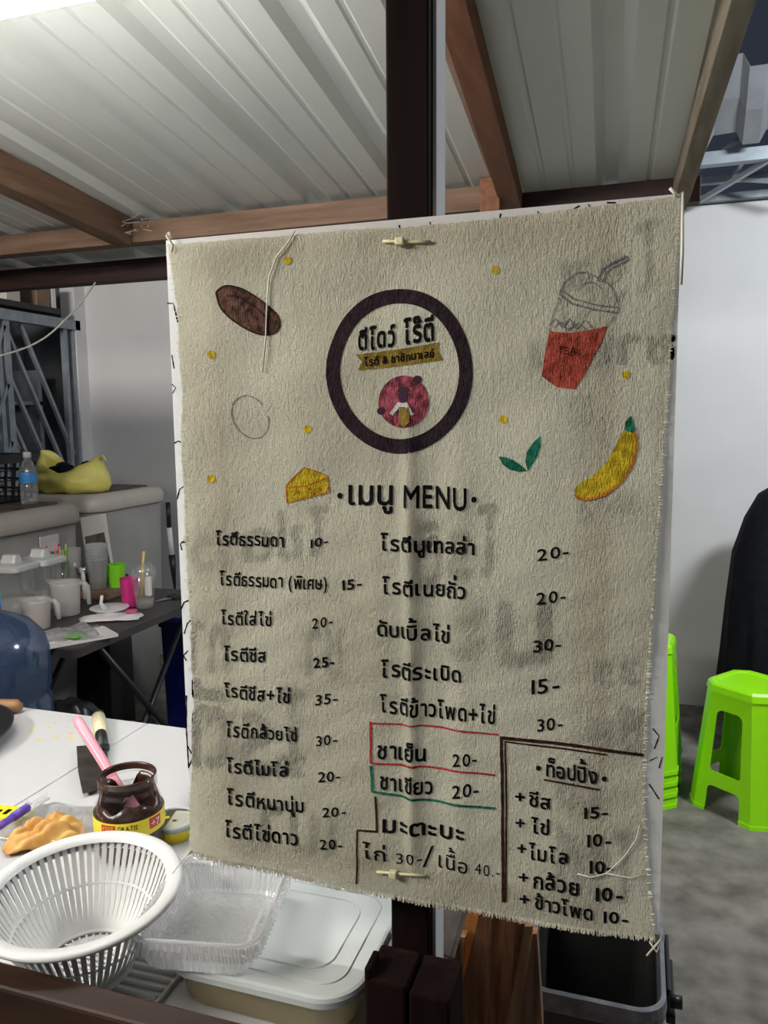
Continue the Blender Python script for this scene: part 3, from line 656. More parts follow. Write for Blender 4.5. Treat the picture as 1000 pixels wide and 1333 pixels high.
# frayed threads along the lower and side hems
bm = B(); rnd = random.Random(3)
for P, n_, out_ in ((BOT, 950, (0, 1)), (LEF, 150, (-1, 0)), (RIG, 230, (1, 0))):
    for k in range(n_):
        c = lerp_path(P, rnd.random()); e = rnd.uniform(.8, 4.2)*(1 if P is BOT else .55)
        a = (c[0]-out_[0]*3, c[1]-out_[1]*3); b = (c[0]+out_[0]*e+rnd.uniform(-2, 2), c[1]+out_[1]*e+rnd.uniform(-1, 1))
        p, q = L2(*a), L2(*b); tube(bm, [onto(p.x, p.z, .0006), onto((p.x+q.x)/2, (p.z+q.z)/2, .001), onto(q.x, q.z, rnd.uniform(0, .0015))], .00035, 3, False)
fr = obj('frayed_hem', bm, K['thread'], cloth); fr['kind'] = 'stuff'

def thread(name, pts, r, f=onto, off=.002, parent=cloth):
    out = []
    for px, py in pts: p = L2(px, py); out.append(f(p.x, p.z, off))
    bm = tube(B(), out, r, 5); return obj(name, bm, K['thread'], parent, True)
thread('loose_thread', [(386, 302), (376, 318), (362, 336), (353, 362), (351, 400), (349, 440), (345, 485)], .0007)
thread('loose_thread', [(752, 1133), (770, 1138), (790, 1133), (812, 1113), (828, 1090), (833, 1070)], .0005)
thread('loose_thread', [(790, 1133), (820, 1139), (838, 1134)], .0004)
thread('corner_tie', [(228, 312), (224, 305), (222, 309), (230, 322), (228, 330)], .0012)
thread('corner_tie', [(872, 247), (882, 258), (888, 252), (888, 330), (886, 372)], .0012)
thread('corner_tie', [(846, 1222), (855, 1235), (862, 1215), (842, 1240)], .0008)
thread('corner_tie', [(252, 1104), (241, 1116), (228, 1134)], .0006)

# ---- marker lines, filled drawings and lettering lie on the cloth
def mapmesh(bm, f, off):
    for v in bm.verts: p = L2(v.co.x, v.co.y); v.co = f(p.x, p.z, off)
    return bm
def ribbon(bm, pts, wd, wob=.12, closed=False):
    """pts px polyline -> px ribbon in bm"""
    P = []
    for a, b in zip(pts, pts[1:]):
        k = max(1, int(math.hypot(b[0]-a[0], b[1]-a[1])/5))
        P += [(a[0]+(b[0]-a[0])*i/k, a[1]+(b[1]-a[1])*i/k) for i in range(k)]
    P.append(pts[-1]); L = []
    for i, p in enumerate(P):
        a, b = P[max(0, i-1)], P[min(len(P)-1, i+1)]; dx, dy = b[0]-a[0], b[1]-a[1]; l = math.hypot(dx, dy) or 1
        h = wd/2*(1+random.uniform(-wob, wob)); L.append((bm.verts.new((p[0]-dy/l*h, p[1]+dx/l*h, 0)), bm.verts.new((p[0]+dy/l*h, p[1]-dx/l*h, 0))))
    for a, b in zip(L, L[1:]): bm.faces.new((a[0], a[1], b[1], b[0]))
    return bm
def fill(bm, pts):
    f = bm.faces.new([bm.verts.new((x_, y_, 0)) for x_, y_ in pts])
    r_ = bmesh.ops.triangulate(bm, faces=[f])
    for _ in range(5):
        es = [e for e in bm.edges if (e.verts[0].co-e.verts[1].co).length > 7]
        if not es: break
        bmesh.ops.subdivide_edges(bm, edges=es, cuts=1); bmesh.ops.triangulate(bm, faces=[f_ for f_ in bm.faces if len(f_.verts) > 3])
    return bm
def ell(cx, cy_, rx, ry, rot=0, n=40, a0=0, a1=2*PI):
    c, s = math.cos(rot), math.sin(rot); out = []
    for k in range(n+1):
        a = a0+(a1-a0)*k/n; x_, y_ = rx*math.cos(a), ry*math.sin(a); out.append((cx+c*x_-s*y_, cy_+s*x_+c*y_))
    return out
def draw(name, bm, m, off=.0005, parent=cloth, f=onto): return obj(name, mapmesh(bm, f, off), m, parent)

# glyphs from Blender's own font, cached one by one
GL = {}
def glyph(ch, off):
    k = (ch, off)
    if k in GL: return GL[k]
    cu = bpy.data.curves.new('g', 'FONT'); cu.body = ch; cu.size = 1; cu.offset = off; cu.resolution_u = 3
    o = bpy.data.objects.new('g', cu); C.objects.link(o); dg = bpy.context.evaluated_depsgraph_get(); e = o.evaluated_get(dg); me = e.to_mesh()
    vs_ = [(v.co.x, v.co.y) for v in me.vertices]; fs = [tuple(p.vertices) for p in me.polygons]; e.to_mesh_clear()
    bpy.data.objects.remove(o); bpy.data.curves.remove(cu); GL[k] = (vs_, fs); return GL[k]
UP = 'ิีึืั็์่้๊๋'; TONE = '่้๊๋์'; LOW = 'ุู'
def layout(s, off, rnd, mirror=False):
    pen = 0; V = []; F = []; lastup = False; base = (0, .5)
    for ch in s:
        if ch == ' ': pen += .28; lastup = False; continue
        vs_, fs = glyph(ch, 0)
        if not vs_: pen += .3; continue
        x0 = min(v[0] for v in vs_); x1 = max(v[0] for v in vs_); dy = 0
        if ch in UP or ch in LOW:
            cx = base[1]-(x1-x0)-.0 if ch in TONE or ch in LOW else base[1]-(x1-x0)
            if ch in UP and ch not in TONE or ch == '็': cx = base[1]-(x1-x0)
            dx = cx-x0
            if ch in TONE and lastup: dy = .24
            elif ch in TONE: dy = 0
            lastup = ch in UP and ch not in TONE or lastup
        else:
            sb = .05; dx = pen+sb-x0; base = (pen+sb, pen+sb+x1-x0); pen = base[1]+.10+rnd.uniform(-.03, .05); lastup = False
            dy = rnd.uniform(-.03, .03)
        for ox, oy in [(0, 0)]+([(off*math.cos(PI/4*q), off*math.sin(PI/4*q)) for q in range(8)] if off > .003 else []):
            k = len(V); V += [(x_+dx+ox, y_+dy+oy) for x_, y_ in vs_]; F += [tuple(i+k for i in f) for f in fs]
    return V, F, pen
def write(name, items, m=None, off=.0009, bold=.022, parent=cloth, f=onto, seed=1, mirror=False):
    """items: (string, x0, y0, x1, y1, body height px); baseline from (x0,y0) to (x1,y1) in px"""
    bm = B(); rnd = random.Random(seed)
    for it in items:
        s, x0, y0, x1, y1, bh = it[:6]; bo = it[6] if len(it) > 6 else bold
        V, F, wd = layout(s, bo, rnd)
        thai = any(ord(c) > 0xE00 for c in s); sy_ = bh/(.56 if thai else .70)
        xm0 = min(v[0] for v in V); xm1 = max(v[0] for v in V); vv = []
        for x_, y_ in V:
            a = (x_-xm0)/(xm1-xm0)
            if mirror: a = 1-a
            vv.append(bm.verts.new((x0+(x1-x0)*a, y0+(y1-y0)*a-y_*sy_, 0)))
        for f_ in F:
            try: bm.faces.new([vv[i] for i in f_])
            except ValueError: pass
    for _ in range(5):
        es = [e for e in bm.edges if (e.verts[0].co-e.verts[1].co).length > 4.5]
        if es: bmesh.ops.subdivide_edges(bm, edges=es, cuts=1); bmesh.ops.triangulate(bm, faces=[q for q in bm.faces if len(q.verts) > 3])
    return draw(name, bm, m or K['ink'], off, parent, f)

# logo
bm = B(); n = 72; rin, rout = [], []
for k in range(n):
    a = 2*PI*k/n; wo = 1+.006*math.sin(5*a)
    rin.append((522+77*wo*math.cos(a), 483+88*math.sin(a)*wo)); rout.append((522+95*math.cos(a)*wo, 483+107*wo*math.sin(a)))
Vs = [[bm.verts.new((x0+(x1-x0)*s/3, y0+(y1-y0)*s/3, 0)) for (x0, y0), (x1, y1) in zip(rin, rout)] for s in range(4)]
for a, b in zip(Vs, Vs[1:]):
    for k in range(n): k2 = (k+1) % n; bm.faces.new((a[k], a[k2], b[k2], b[k]))
plabel(draw('logo_ring', bm, K['ink_ring']), 'dark brown ring around the logo')
write('logo_lettering', [('ตีโดว์', 468, 457, 516, 450, 20, .035)], seed=2); write('logo_lettering', [('โร๊ตี', 527, 449, 567, 442, 22, .035)], seed=3)
bm = fill(B(), [(465, 462), (489, 459), (520, 455), (550, 450), (573, 446), (572, 457), (578, 469), (550, 473), (520, 477), (490, 480), (467, 482), (473, 472)])
draw('logo_banner', bm, K['ink_gold'], .0006)
write('banner_lettering', [('โรตี & ชาชักมาเลย์', 476, 477, 566, 465, 8)], off=.0011, bold=.02, seed=3)
bm = fill(B(), ell(527, 523, 33, 34)[:-1]); draw('logo_disc', bm, K['ink_pink'], .0006)
bm = B(); fill(bm, ell(526, 516, 6, 9)[:-1]); fill(bm, [(517, 510), (521, 504), (531, 503), (536, 509), (530, 511)]); fill(bm, ell(545, 494, 6, 5)[:-1]); fill(bm, ell(498, 535, 5, 5)[:-1]); draw('logo_dark_marks', bm, mat('dark plum marker', (.05, .022, .04), .85, spec=.1), .0009)
bm = B(); fill(bm, [(519, 524), (532, 524), (541, 540), (537, 541), (530, 530), (522, 530), (513, 541), (509, 538)]); draw('logo_pale_marks', bm, K['ink_white'], .0009)
bm = B(); fill(bm, [(521, 532), (534, 531), (536, 550), (528, 556), (521, 550)]); draw('logo_gold_mark', bm, K['ink_gold'], .0011)

# drawings
bm = fill(B(), smooth([(284, 381), (296, 373), (318, 377), (345, 394), (364, 412), (366, 427), (354, 436), (335, 434), (310, 420), (291, 402)])[:]); plabel(draw('bean_drawing', bm, K['ink_bean']), 'brown bean shaped drawing')
bm = B(); ribbon(bm, smooth([(284, 381), (296, 373), (318, 377), (345, 394), (364, 412), (366, 427), (354, 436), (335, 434), (310, 420), (291, 402), (284, 381)], 6, False), 2); ribbon(bm, smooth([(298, 386), (315, 388), (340, 404), (350, 416)], 6, False), 1.5); draw('bean_outline', bm, K['ink_brown'], .0008)
bm = B(); ribbon(bm, ell(328, 543, 22, 29, -.45, 40, .3, 6.0), 1.3, .5); draw('egg_drawing', bm, K['ink_grey'])
bm = fill(B(), [(375, 632), (386, 620), (400, 608), (414, 613), (428, 619), (430, 640), (403, 647), (376, 654)]); plabel(draw('cheese_drawing', bm, K['ink_yellow']), 'yellow cheese wedge drawing')
bm = B(); ribbon(bm, [(375, 632), (386, 620), (400, 608), (414, 613), (428, 619), (430, 640), (403, 647), (376, 654), (375, 632)], 1.6); ribbon(bm, [(375, 634), (400, 632), (428, 621)], 1.4)
for c in ((390, 640), (404, 635), (418, 636), (410, 642)): fill(bm, ell(*c, 2, 2, 0, 8)[:-1])
draw('cheese_outline', bm, K['ink_orange'], .0008)
bm = fill(B(), [(716, 432), (745, 434), (770, 430), (791, 425), (783, 446), (770, 470), (760, 490), (749, 507), (725, 504), (706, 490), (710, 462)]); plabel(draw('tea_drawing', bm, K['ink_tea']), 'red tea in the drawn cup')
bm = B()
for pts, wd in (([(716, 432), (721, 410), (729, 388)], 1.4), ([(791, 425), (801, 412), (806, 402)], 1.4), ([(729, 384), (745, 396), (775, 404), (804, 408)], 2.4), ([(731, 378), (748, 390), (778, 398), (806, 401)], 2.0), ([(804, 408), (806, 401)], 2), ([(729, 384), (731, 378)], 2),
                (smooth([(731, 378), (738, 365), (757, 355), (778, 362), (796, 374), (806, 400)], 6, False), 1.3), (smooth([(752, 380), (760, 370), (772, 368), (782, 376)], 6, False), 1), ([(778, 366), (784, 352), (792, 346), (816, 334)], 2), ([(785, 367), (790, 355), (796, 350), (819, 338)], 2), ([(778, 366), (785, 367)], 1.5), ([(816, 334), (819, 338)], 2),
                (smooth([(716, 424), (724, 416), (732, 426), (742, 416), (750, 428), (762, 418), (772, 428)], 5, False), 1.5), (smooth([(722, 428), (730, 420), (740, 430), (752, 422), (764, 430)], 5, False), 1.2)):
    ribbon(bm, pts, wd, .3)
draw('cup_outline', bm, K['ink_grey'], .0007)
write('cup_lettering', [('TEA', 728, 462, 751, 462, 10)], m=K['ink'], bold=.0, off=.0022)
bm = B(); fill(bm, [(650, 594), (660, 595), (670, 599), (680, 606), (687, 613), (676, 614), (664, 611), (655, 604)]); plabel(draw('leaf_drawing', bm, K['ink_green']), 'left green tea leaf drawing')
bm = B(); fill(bm, [(705, 567), (705, 580), (701, 593), (694, 604), (688, 613), (685, 600), (687, 588), (695, 576)]); plabel(draw('leaf_drawing', bm, K['ink_green']), 'right green tea leaf drawing')
ban = smooth([(813, 561), (826, 562), (829, 580), (823, 605), (806, 630), (782, 645), (760, 650), (749, 645), (752, 632), (774, 617), (791, 600), (803, 577)], 4)
plabel(draw('banana_drawing', fill(B(), ban), K['ink_yellow']), 'yellow banana drawing')
bm = ribbon(B(), smooth([(827, 563), (829, 580), (823, 605), (806, 630), (782, 645), (760, 650), (750, 646)], 6, False), 3.5, .5); draw('banana_outline', bm, K['ink_orange'], .0008)
bm = fill(B(), [(822, 541), (824, 548), (828, 560), (823, 563), (813, 560), (815, 548)]); draw('banana_stem', bm, K['ink_green'], .0008)
for k, c in enumerate(((376, 340), (646, 353), (278, 462), (815, 488), (403, 559), (656, 546), (277, 623))):
    draw('yellow_dot', fill(B(), ell(*c, 5.2, 5.2, 0, 14)[:-1]), K['ink_yellow'], .0008)

# title
write('title_lettering', [('เมนู', 455, 655, 514, 656, 25, .018)], seed=4); write('title_lettering', [('MENU', 529, 660, 609, 664, 29, .02)], seed=5)
draw('title_dot', fill(B(), ell(444, 645, 3.5, 4, 0, 12)[:-1]), K['ink'], .0009); draw('title_dot', fill(B(), ell(618, 650, 3.5, 4, 0, 12)[:-1]), K['ink'], .0009)
ROWS = [
 [('โรตีธรรมดา', 284, 708, 371, 711, 12.5), ('10-', 406, 713, 429, 708, 11, .016)],
 [('โรตีธรรมดา (พิเศษ)', 289, 760, 427, 767, 12.5), ('15-', 447, 768, 473, 764, 13, .026)],
 [('โรตีใส่ไข่', 290, 811, 357, 813, 12.5), ('20-', 408, 817, 434, 814, 13, .016)],
 [('โรตีชีส', 293, 859, 349, 860, 13), ('25-', 410, 868, 437, 866, 13, .03)],
 [('โรตีชีส+ไข่', 294, 906, 380, 913, 13), ('35-', 412, 917, 441, 914, 13, .016)],
 [('โรตีกล้วยไข่', 296, 956, 388, 964, 13), ('30-', 414, 969, 442, 965, 13, .016)],
 [('โรตีไมโล่', 297, 1003, 376, 1009, 13), ('20-', 416, 1016, 445, 1014, 13, .016)],
 [('โรตีหนานุ่ม', 297, 1045, 397, 1057, 14), ('20-', 422, 1061, 453, 1058, 12, .016)],
 [('โรตีไข่ดาว', 296, 1085, 389, 1100, 14), ('20-', 418, 1104, 447, 1103, 13, .016)],
 [('โรตีนูเทลล่า', 498, 715, 619, 721, 15), ('20-', 700, 729, 741, 724, 15, .016)],
 [('โรตีเนยถั่ว', 500, 771, 608, 778, 15), ('20-', 699, 786, 737, 781, 15, .016)],
 [('ดับเบิ้ลไข่', 493, 826, 587, 835, 15), ('30-', 695, 848, 731, 845, 15, .016)],
 [('โรตีระเบิด', 498, 879, 602, 887, 15.5), ('15-', 693, 902, 729, 898, 19, .016)],
 [('โรตีข้าวโพด+ไข่', 497, 925, 646, 940, 16), ('30-', 700, 951, 733, 947, 16, .016)],
 [('ชาเย็น', 494, 984, 555, 990, 16), ('20-', 590, 996, 622, 993, 16, .016)],
 [('ชาเขียว', 497, 1024, 564, 1033, 16), ('20-', 590, 1036, 624, 1033, 16, .016)],
 [('มะตะบะ', 500, 1079, 606, 1092, 16)],
 [('ไก่', 474, 1114, 504, 1119, 15, .012), ('30-', 517, 1123, 551, 1121, 15, 0), ('/', 551, 1127, 566, 1123, 24, 0), ('เนื้อ', 572, 1126, 610, 1134, 15, .008), ('40.-', 619, 1136, 651, 1141, 15, 0)],
 [('ท็อปปิ้ง', 712, 1006, 778, 1018, 15)],
 [('+', 671, 1043, 684, 1044, 15), ('ชีส', 689, 1047, 718, 1052, 14), ('15-', 761, 1063, 792, 1061, 15, .026)],
 [('+', 672, 1076, 684, 1077, 15), ('ไข่', 692, 1082, 716, 1086, 14), ('10-', 765, 1099, 796, 1098, 16, .026)],
 [('+', 674, 1109, 686, 1110, 15), ('ไมโล', 689, 1115, 740, 1122, 14), ('10-', 768, 1134, 798, 1134, 16, .026)],
 [('+', 676, 1146, 689, 1147, 15), ('กล้วย', 695, 1153, 754, 1162, 16), ('10-', 776, 1169, 811, 1171, 17, .026)],
 [('+', 677, 1175, 690, 1176, 15), ('ข้าวโพด', 697, 1180, 772, 1194, 14), ('10-', 786, 1198, 818, 1202, 15, .03)],
]
for k, r_ in enumerate(ROWS):
    for j, it in enumerate(r_): write('menu_price' if it[0][0].isdigit() else 'plus_mark' if it[0] == '+' else 'slash_mark' if it[0] == '/' else 'menu_item', [it], bold=.026, seed=10+k+50*j)
for c in ((702, 997), (787, 1011)): draw('heading_dot', fill(B(), ell(*c, 3.3, 3.3, 0, 12)[:-1]), K['ink'], .0009)
draw('heading_underline', ribbon(B(), [(709, 1012), (745, 1018), (781, 1024)], 2.4), K['ink_brown'], .0009)
bm = B(); ribbon(bm, [(484, 939), (560, 944), (650, 954)], 2.4); ribbon(bm, [(484.5, 937), (486, 990)], 3); ribbon(bm, [(486, 990), (540, 995), (646, 1008)], 2.6); plabel(draw('frame_line', bm, K['ink_red'], .0007), 'red frame line')
bm = B(); ribbon(bm, [(486, 993), (487, 1027)], 4); ribbon(bm, [(486, 1027), (550, 1039), (610, 1046), (646, 1051)], 3.2); plabel(draw('frame_line', bm, K['ink_green'], .0007), 'green frame line')
bm = B(); ribbon(bm, [(491, 1034), (493, 1080)], 3); ribbon(bm, [(493, 1079), (467, 1078)], 2.6); ribbon(bm, [(467, 1078), (466, 1148)], 2.4); plabel(draw('frame_line', bm, K['ink_brown'], .0007), 'thin stepped brown frame line')
bm = B(); ribbon(bm, [(654, 956), (655, 1050), (656, 1172)], 4.2); ribbon(bm, [(659, 962), (660, 1060), (659, 1172)], 2.4); ribbon(bm, [(652, 958), (720, 965), (780, 973), (838, 981)], 4.2); ribbon(bm, [(660, 963), (720, 971), (790, 980)], 2.2)
plabel(draw('frame_line', bm, K['ink_brown'], .0007), 'double dark brown frame line of the toppings box')

# writing on the canvas behind, showing through, and on its bare edges
for pts in ([(218, 395), (226, 395), (232, 420)], [(224, 462), (227, 480)], [(224, 500), (229, 505), (225, 512)], [(227, 577), (233, 574), (238, 577)], [(231, 650), (234, 637), (241, 632)], [(236, 706), (243, 706)], [(237, 716), (235, 708), (241, 703)], [(236, 793), (240, 784), (247, 781)], [(240, 825), (244, 812), (250, 806)], [(243, 860), (239, 853), (245, 847)], [(243, 905), (243, 950), (246, 1000)], [(244, 970), (252, 985), (246, 998)],
            [(652, 278), (651, 284)], [(560, 289), (561, 296)], [(755, 268), (742, 275)], [(766, 266), (770, 272)], [(790, 264), (802, 264)], [(700, 275), (703, 281)], [(520, 293), (521, 299)]):
    draw('edge_mark', ribbon(B(), pts, 1.8, .3), K['ink'], .0004, canvas, canv)
for pts in ([(868, 440), (873, 470), (866, 490)], [(872, 445), (878, 452), (872, 458)], [(850, 948), (858, 958), (852, 975)], [(846, 990), (856, 985)], [(845, 1020), (858, 1040)], [(862, 985), (858, 1000)]): draw('edge_mark', ribbon(B(), pts, 1.5, .3), K['ink'], .0004, canvas, canv)
for k, it in enumerate([('โรตี', 730, 430, 860, 370, 60, .03), ('ชาเย็น', 690, 480, 880, 470, 34, .05), ('20', 740, 555, 775, 553, 40, .03), ('เมนู', 755, 670, 830, 665, 26, .06), ('โรตี', 540, 760, 650, 745, 60, .03), ('มะ', 590, 870, 720, 860, 80, .03), ('ไข่ดาว', 250, 740, 430, 720, 40, .04),
                         ('35', 770, 890, 835, 890, 30, .05), ('ชีส', 765, 975, 840, 975, 40, .05), ('ไข่', 725, 1045, 790, 1050, 30, .05), ('โรตี', 725, 1160, 825, 1170, 60, .04), ('กา', 250, 870, 300, 870, 60, .03), ('โรตี', 250, 990, 400, 1010, 75, .03), ('20', 360, 1010, 400, 1010, 28, .05), ('เมา', 340, 1100, 440, 1110, 50, .03), ('ชา', 400, 880, 450, 880, 60, .03)]):
    write('back_lettering', [it], m=K['ink'], off=.0006, parent=canvas, f=canv, mirror=True, seed=77+k)

# cable ties through the cloth
for px, py, x0, x1, lb in ((523, 316, 500, 562, 'pale yellow cable tie holding the top of the cloth menu to the post'), (514, 1134, 492, 556, 'pale cable tie holding the bottom of the cloth menu to the post')):
    p = L2(px, py); a, b = L2(x0, py-1), L2(x1, py+(0 if py < 500 else 3))
    t = thing('cable_tie', lb, 'cable tie', onto(p.x, p.z, .001))
    bm = B(); pts = [onto(a.x, a.z, .002), onto((a.x+p.x)/2, (a.z+p.z)/2, .0022), onto(p.x, p.z, .003), onto((b.x+p.x)/2, (b.z+p.z)/2, .0022), onto(b.x, b.z, .002)]
    tube(bm, pts, .0013, 6); obj('strap', bm, K['tie'], t, True)
    bm = B(); q = onto(p.x, p.z, .004); box(bm, q-Vector((.0035, .003, .003)), q+Vector((.0035, .003, .003)), .001); obj('lock', bm, K['tie'], t)

# ================================================================== THINGS ON THE CART
def oncart(px, py, h=0): p = atZ(px, py, CZ+h); return Vector((p.x, p.y, CZ+.0005))
# ribbed tray
m_ = T((-.47, .612, CZ+.0008)); t = thing('ribbed_tray', 'white ribbed tray between the colander and the food box', 'tray', m_.translation)
bm = loft(B(), [rl(.115, .14, .012, 0), rl(.115, .14, .012, .005)], mtx=m_)
obj('tray_plate', bm, K['white'], t)
bm = B()
for k in range(13):
    y_ = -.064+k*.0107; tube(bm, [m_ @ Vector((-.052, y_, .006)), m_ @ Vector((.054, y_, .006))], .0028, 6)
obj('tray_ribs', bm, K['white'], t, True)
# food box with lid
bc = Vector((-.3165, .65, CZ+.0008)); LW, LD = .197, .172
t = thing('food_box', 'amber clear food box with flat greyish white lid', 'food box', bc)
bm = loft(B(), [rl(LW-.036, LD-.036, .03, 0), rl(LW-.028, LD-.028, .032, .004), rl(LW-.014, LD-.014, .036, .040)], True, False, T(bc)); obj('box_body', bm, K['tan'], t, True)
bm = loft(B(), [rl(LW-.006, LD-.006, .038, .036, 20), rl(LW, LD, .04, .038, 20), rl(LW, LD, .04, .0435, 20), rl(LW-.003, LD-.003, .039, .0465, 20), rl(LW-.008, LD-.008, .038, .0475, 20)], True, True, T(bc)); lid = obj('box_lid', bm, K['lid'], t, False)
for s_, h in ((.80, .0013), (.62, .0013)):
    bm = B(); pts = [bc+Vector((x_, y_, .0475)) for x_, y_ in rrect(LW*s_, LD*s_*.98, .022, 6)]; tube(bm, pts+pts[:1], .0013, 6, False); obj('lid_ridge', bm, K['lid'], lid, True)
# clamshells
cc = Vector((-.378, .615, CZ+.0495)); RZ = .19
def clamshell(c, rz, label):
    t = thing('clamshell_box', label, 'food box', c, rz, None); m_ = T(c, rz); W1, D1 = .118, .132
    bm = B(); n = 120
    def ring(w_, d_, z, amp, r=.018):
        base = rrect(w_, d_, r, 8); L = len(base); ds = [0]
        for i in range(L): a, b = base[i], base[(i+1) % L]; ds.append(ds[-1]+math.hypot(b[0]-a[0], b[1]-a[1]))
        out = []; N = 300
        for k in range(N):
            d = ds[-1]*k/N; i = max(j for j in range(L) if ds[j] <= d); a, b = base[i], base[(i+1) % L]; f = (d-ds[i])/max(1e-9, ds[i+1]-ds[i])
            x_, y_ = a[0]+f*(b[0]-a[0]), a[1]+f*(b[1]-a[1]); s_ = 1+amp*(1 if k % 4 < 2 else -1)/w_; out.append((x_*s_, y_*s_, z))
        return out
    loft(bm, [ring(W1*.62, D1*.62, .004, 0), ring(W1*.66, D1*.66, 0, 0), ring(W1*.80, D1*.82, 0, .0), ring(W1*.84, D1*.86, .003, .0016), ring(W1*.93, D1*.94, .024, .0016), ring(W1*.95, D1*.96, .026, 0), ring(W1*1.0, D1*1.0, .027, 0), ring(W1*1.04, D1*1.035, .0285, .0012), ring(W1*1.05, D1*1.045, .022, .0012)], True, False, m_)
    obj('box_tray', bm, K['clear2'], t)
    bm = B(); pts = [m_ @ Vector((x_, y_, .029)) for x_, y_ in rrect(W1*.985, D1*.985, .018, 6)]; tube(bm, pts+pts[:1], .0016, 6, False); obj('box_rim', bm, K['clear2'], t, True)
    return t
c0 = clamshell(cc, RZ, 'lower clear clamshell of the nested pair on the food box lid')
copy_tree(c0, cc+Vector((.001, .001, .0065)), RZ+.01, 'upper clear clamshell of the nested pair on the food box lid')
# colander
c = Vector((0, 0, 0)); CT = Matrix.Translation(Vector((-.500, .580, CZ+.0125))) @ Matrix.Rotation(math.radians(3.5), 4, (1, .35, 0)); cobj = obj
def obj(name, bm, m, parent=None, smooth=False, world=True):
    if parent is not None and parent.name == 'colander': bmesh.ops.transform(bm, matrix=CT, verts=bm.verts)
    return cobj(name, bm, m, parent, smooth, world)
t = thing('colander', 'white slotted plastic colander in the left foreground', 'colander', CT.translation)
R1, HC = .0825, .082
bm = B(); n = 64
for k in range(n):
    a = 2*PI*k/n; d = Vector((math.cos(a), math.sin(a), 0)); pts = []
    for s_ in (0, .33, .66, 1): r_ = .042+(R1-.042)*(s_**.8); pts.append(c+d*r_+Vector((0, 0, .004+(HC-.004)*s_)))
    for i in range(3):
        a_, b_ = pts[i], pts[i+1]; bar(bm, a_, b_, .0046, .0018, d, 0)
for s_ in (.52,):
    r_ = .042+(R1-.042)*(s_**.8); pts = [c+Vector((r_*math.cos(a), r_*math.sin(a), .004+(HC-.004)*s_)) for a in [2*PI*k/48 for k in range(49)]]; tube(bm, pts, .0017, 6, False)
obj('slotted_wall', bm, K['white'], t)
bm = lathe(B(), [(.041, .006), (.044, .008), (.044, .0), (.038, .0), (.038, .004), (.026, .005), (.026, .003), (.038, .002)], c, 48)
for k in range(36):
    a = 2*PI*k/36; d = Vector((math.cos(a), math.sin(a), 0)); bar(bm, c+d*.024+Vector((0, 0, .004)), c+d*.040+Vector((0, 0, .004)), .002, .002)
for k in range(7): y_ = -.019+k*.0063; h_ = math.sqrt(max(0, .026**2-y_*y_)); bar(bm, c+Vector((-h_, y_, .004)), c+Vector((h_, y_, .004)), .003, .002)
obj('slotted_base', bm, K['white'], t, False)
bm = lathe(B(), [(R1-.003, HC-.007), (R1+.002, HC-.003), (R1+.012, HC+.0005), (R1+.0125, HC+.003), (R1+.009, HC+.005), (R1-.001, HC+.004), (R1-.004, HC)], c, 64); obj('rim', bm, K['white'], t, True)

# chocolate jar
jc = oncart(171, 1108); R2 = .0425
t = thing('spread_jar', 'open glass jar of chocolate spread with yellow label', 'jar', jc)
OUT = [(R2*.86, 0), (R2*.97, .005), (R2, .012), (R2, .0585), (R2*.985, .062), (R2*.90, .073), (R2*.82, .079), (R2*.80, .083), (R2*.84, .086), (R2*.84, .090), (R2*.80, .092), (R2*.84, .095), (R2*.84, .099), (R2*.80, .101)]
bm = lathe(B(), [(0, 0)]+OUT+[(R2*.76, .100)], jc, 48); obj('jar_glass', bm, K['glass'], t, True)
bm = B(); seg = 48; rings = []
rnd = random.Random(11)
ab = math.atan2(jc.y, jc.x); top = []
for k in range(seg):
    da = (2*PI*k/seg-ab+PI) % (2*PI)-PI
    top.append(.066+.028*max(0, math.cos(da*.8))**.6+.004*math.sin(5*da)+.003*math.sin(9*da)-.040*math.exp(-((da-.12)/.30)**2) if abs(da) < 1.9 else .071+.004*math.sin(4*da+1)+.003*math.sin(9*da))
top = [(top[k-1]+top[k]+top[(k+1) % seg])/3 for k in range(seg)]
def jr(z):
    for (r_, z0), (r1, z1) in zip(OUT, OUT[1:]):
        if z <= z1: return r_+(r1-r_)*(z-z0)/(z1-z0)
    return R2*.8
levels = [.004, .015, .03]+[None]*4
for i in range(8):
    ring = []
    for k in range(seg):
        z = .003+(max(.034, min(.094, top[k]))-.003)*i/7; r_ = jr(z)-.0022; a = 2*PI*k/seg; ring.append(jc+Vector((r_*math.cos(a), r_*math.sin(a), z)))
    rings.append(ring)
for i in range(6):
    ring = []
    for k in range(seg):
        z0 = max(.034, min(.094, top[k])); z = z0+(.026-z0)*i/5; r_ = (jr(z)-.0045)*(1 if i < 4 else .75); a = 2*PI*k/seg; ring.append(jc+Vector((r_*math.cos(a), r_*math.sin(a), z)))
    rings.append(ring)
loft(bm, rings, True, True); obj('chocolate_spread', bm, K['choc'], t, True)
bm = lathe(B(), [(R2*.80, .0995), (R2*.835, .1015), (R2*.80, .1032), (R2*.765, .101), (R2*.76, .094)], jc, 48); obj('smeared_rim', bm, K['choc'], t, True)
bm = lathe(B(), [(R2+.0004, .037), (R2+.0007, .038), (R2+.0007, .0575), (R2+.0004, .0585)], jc, 48); label = obj('jar_label', bm, K['yellow'], t, True)
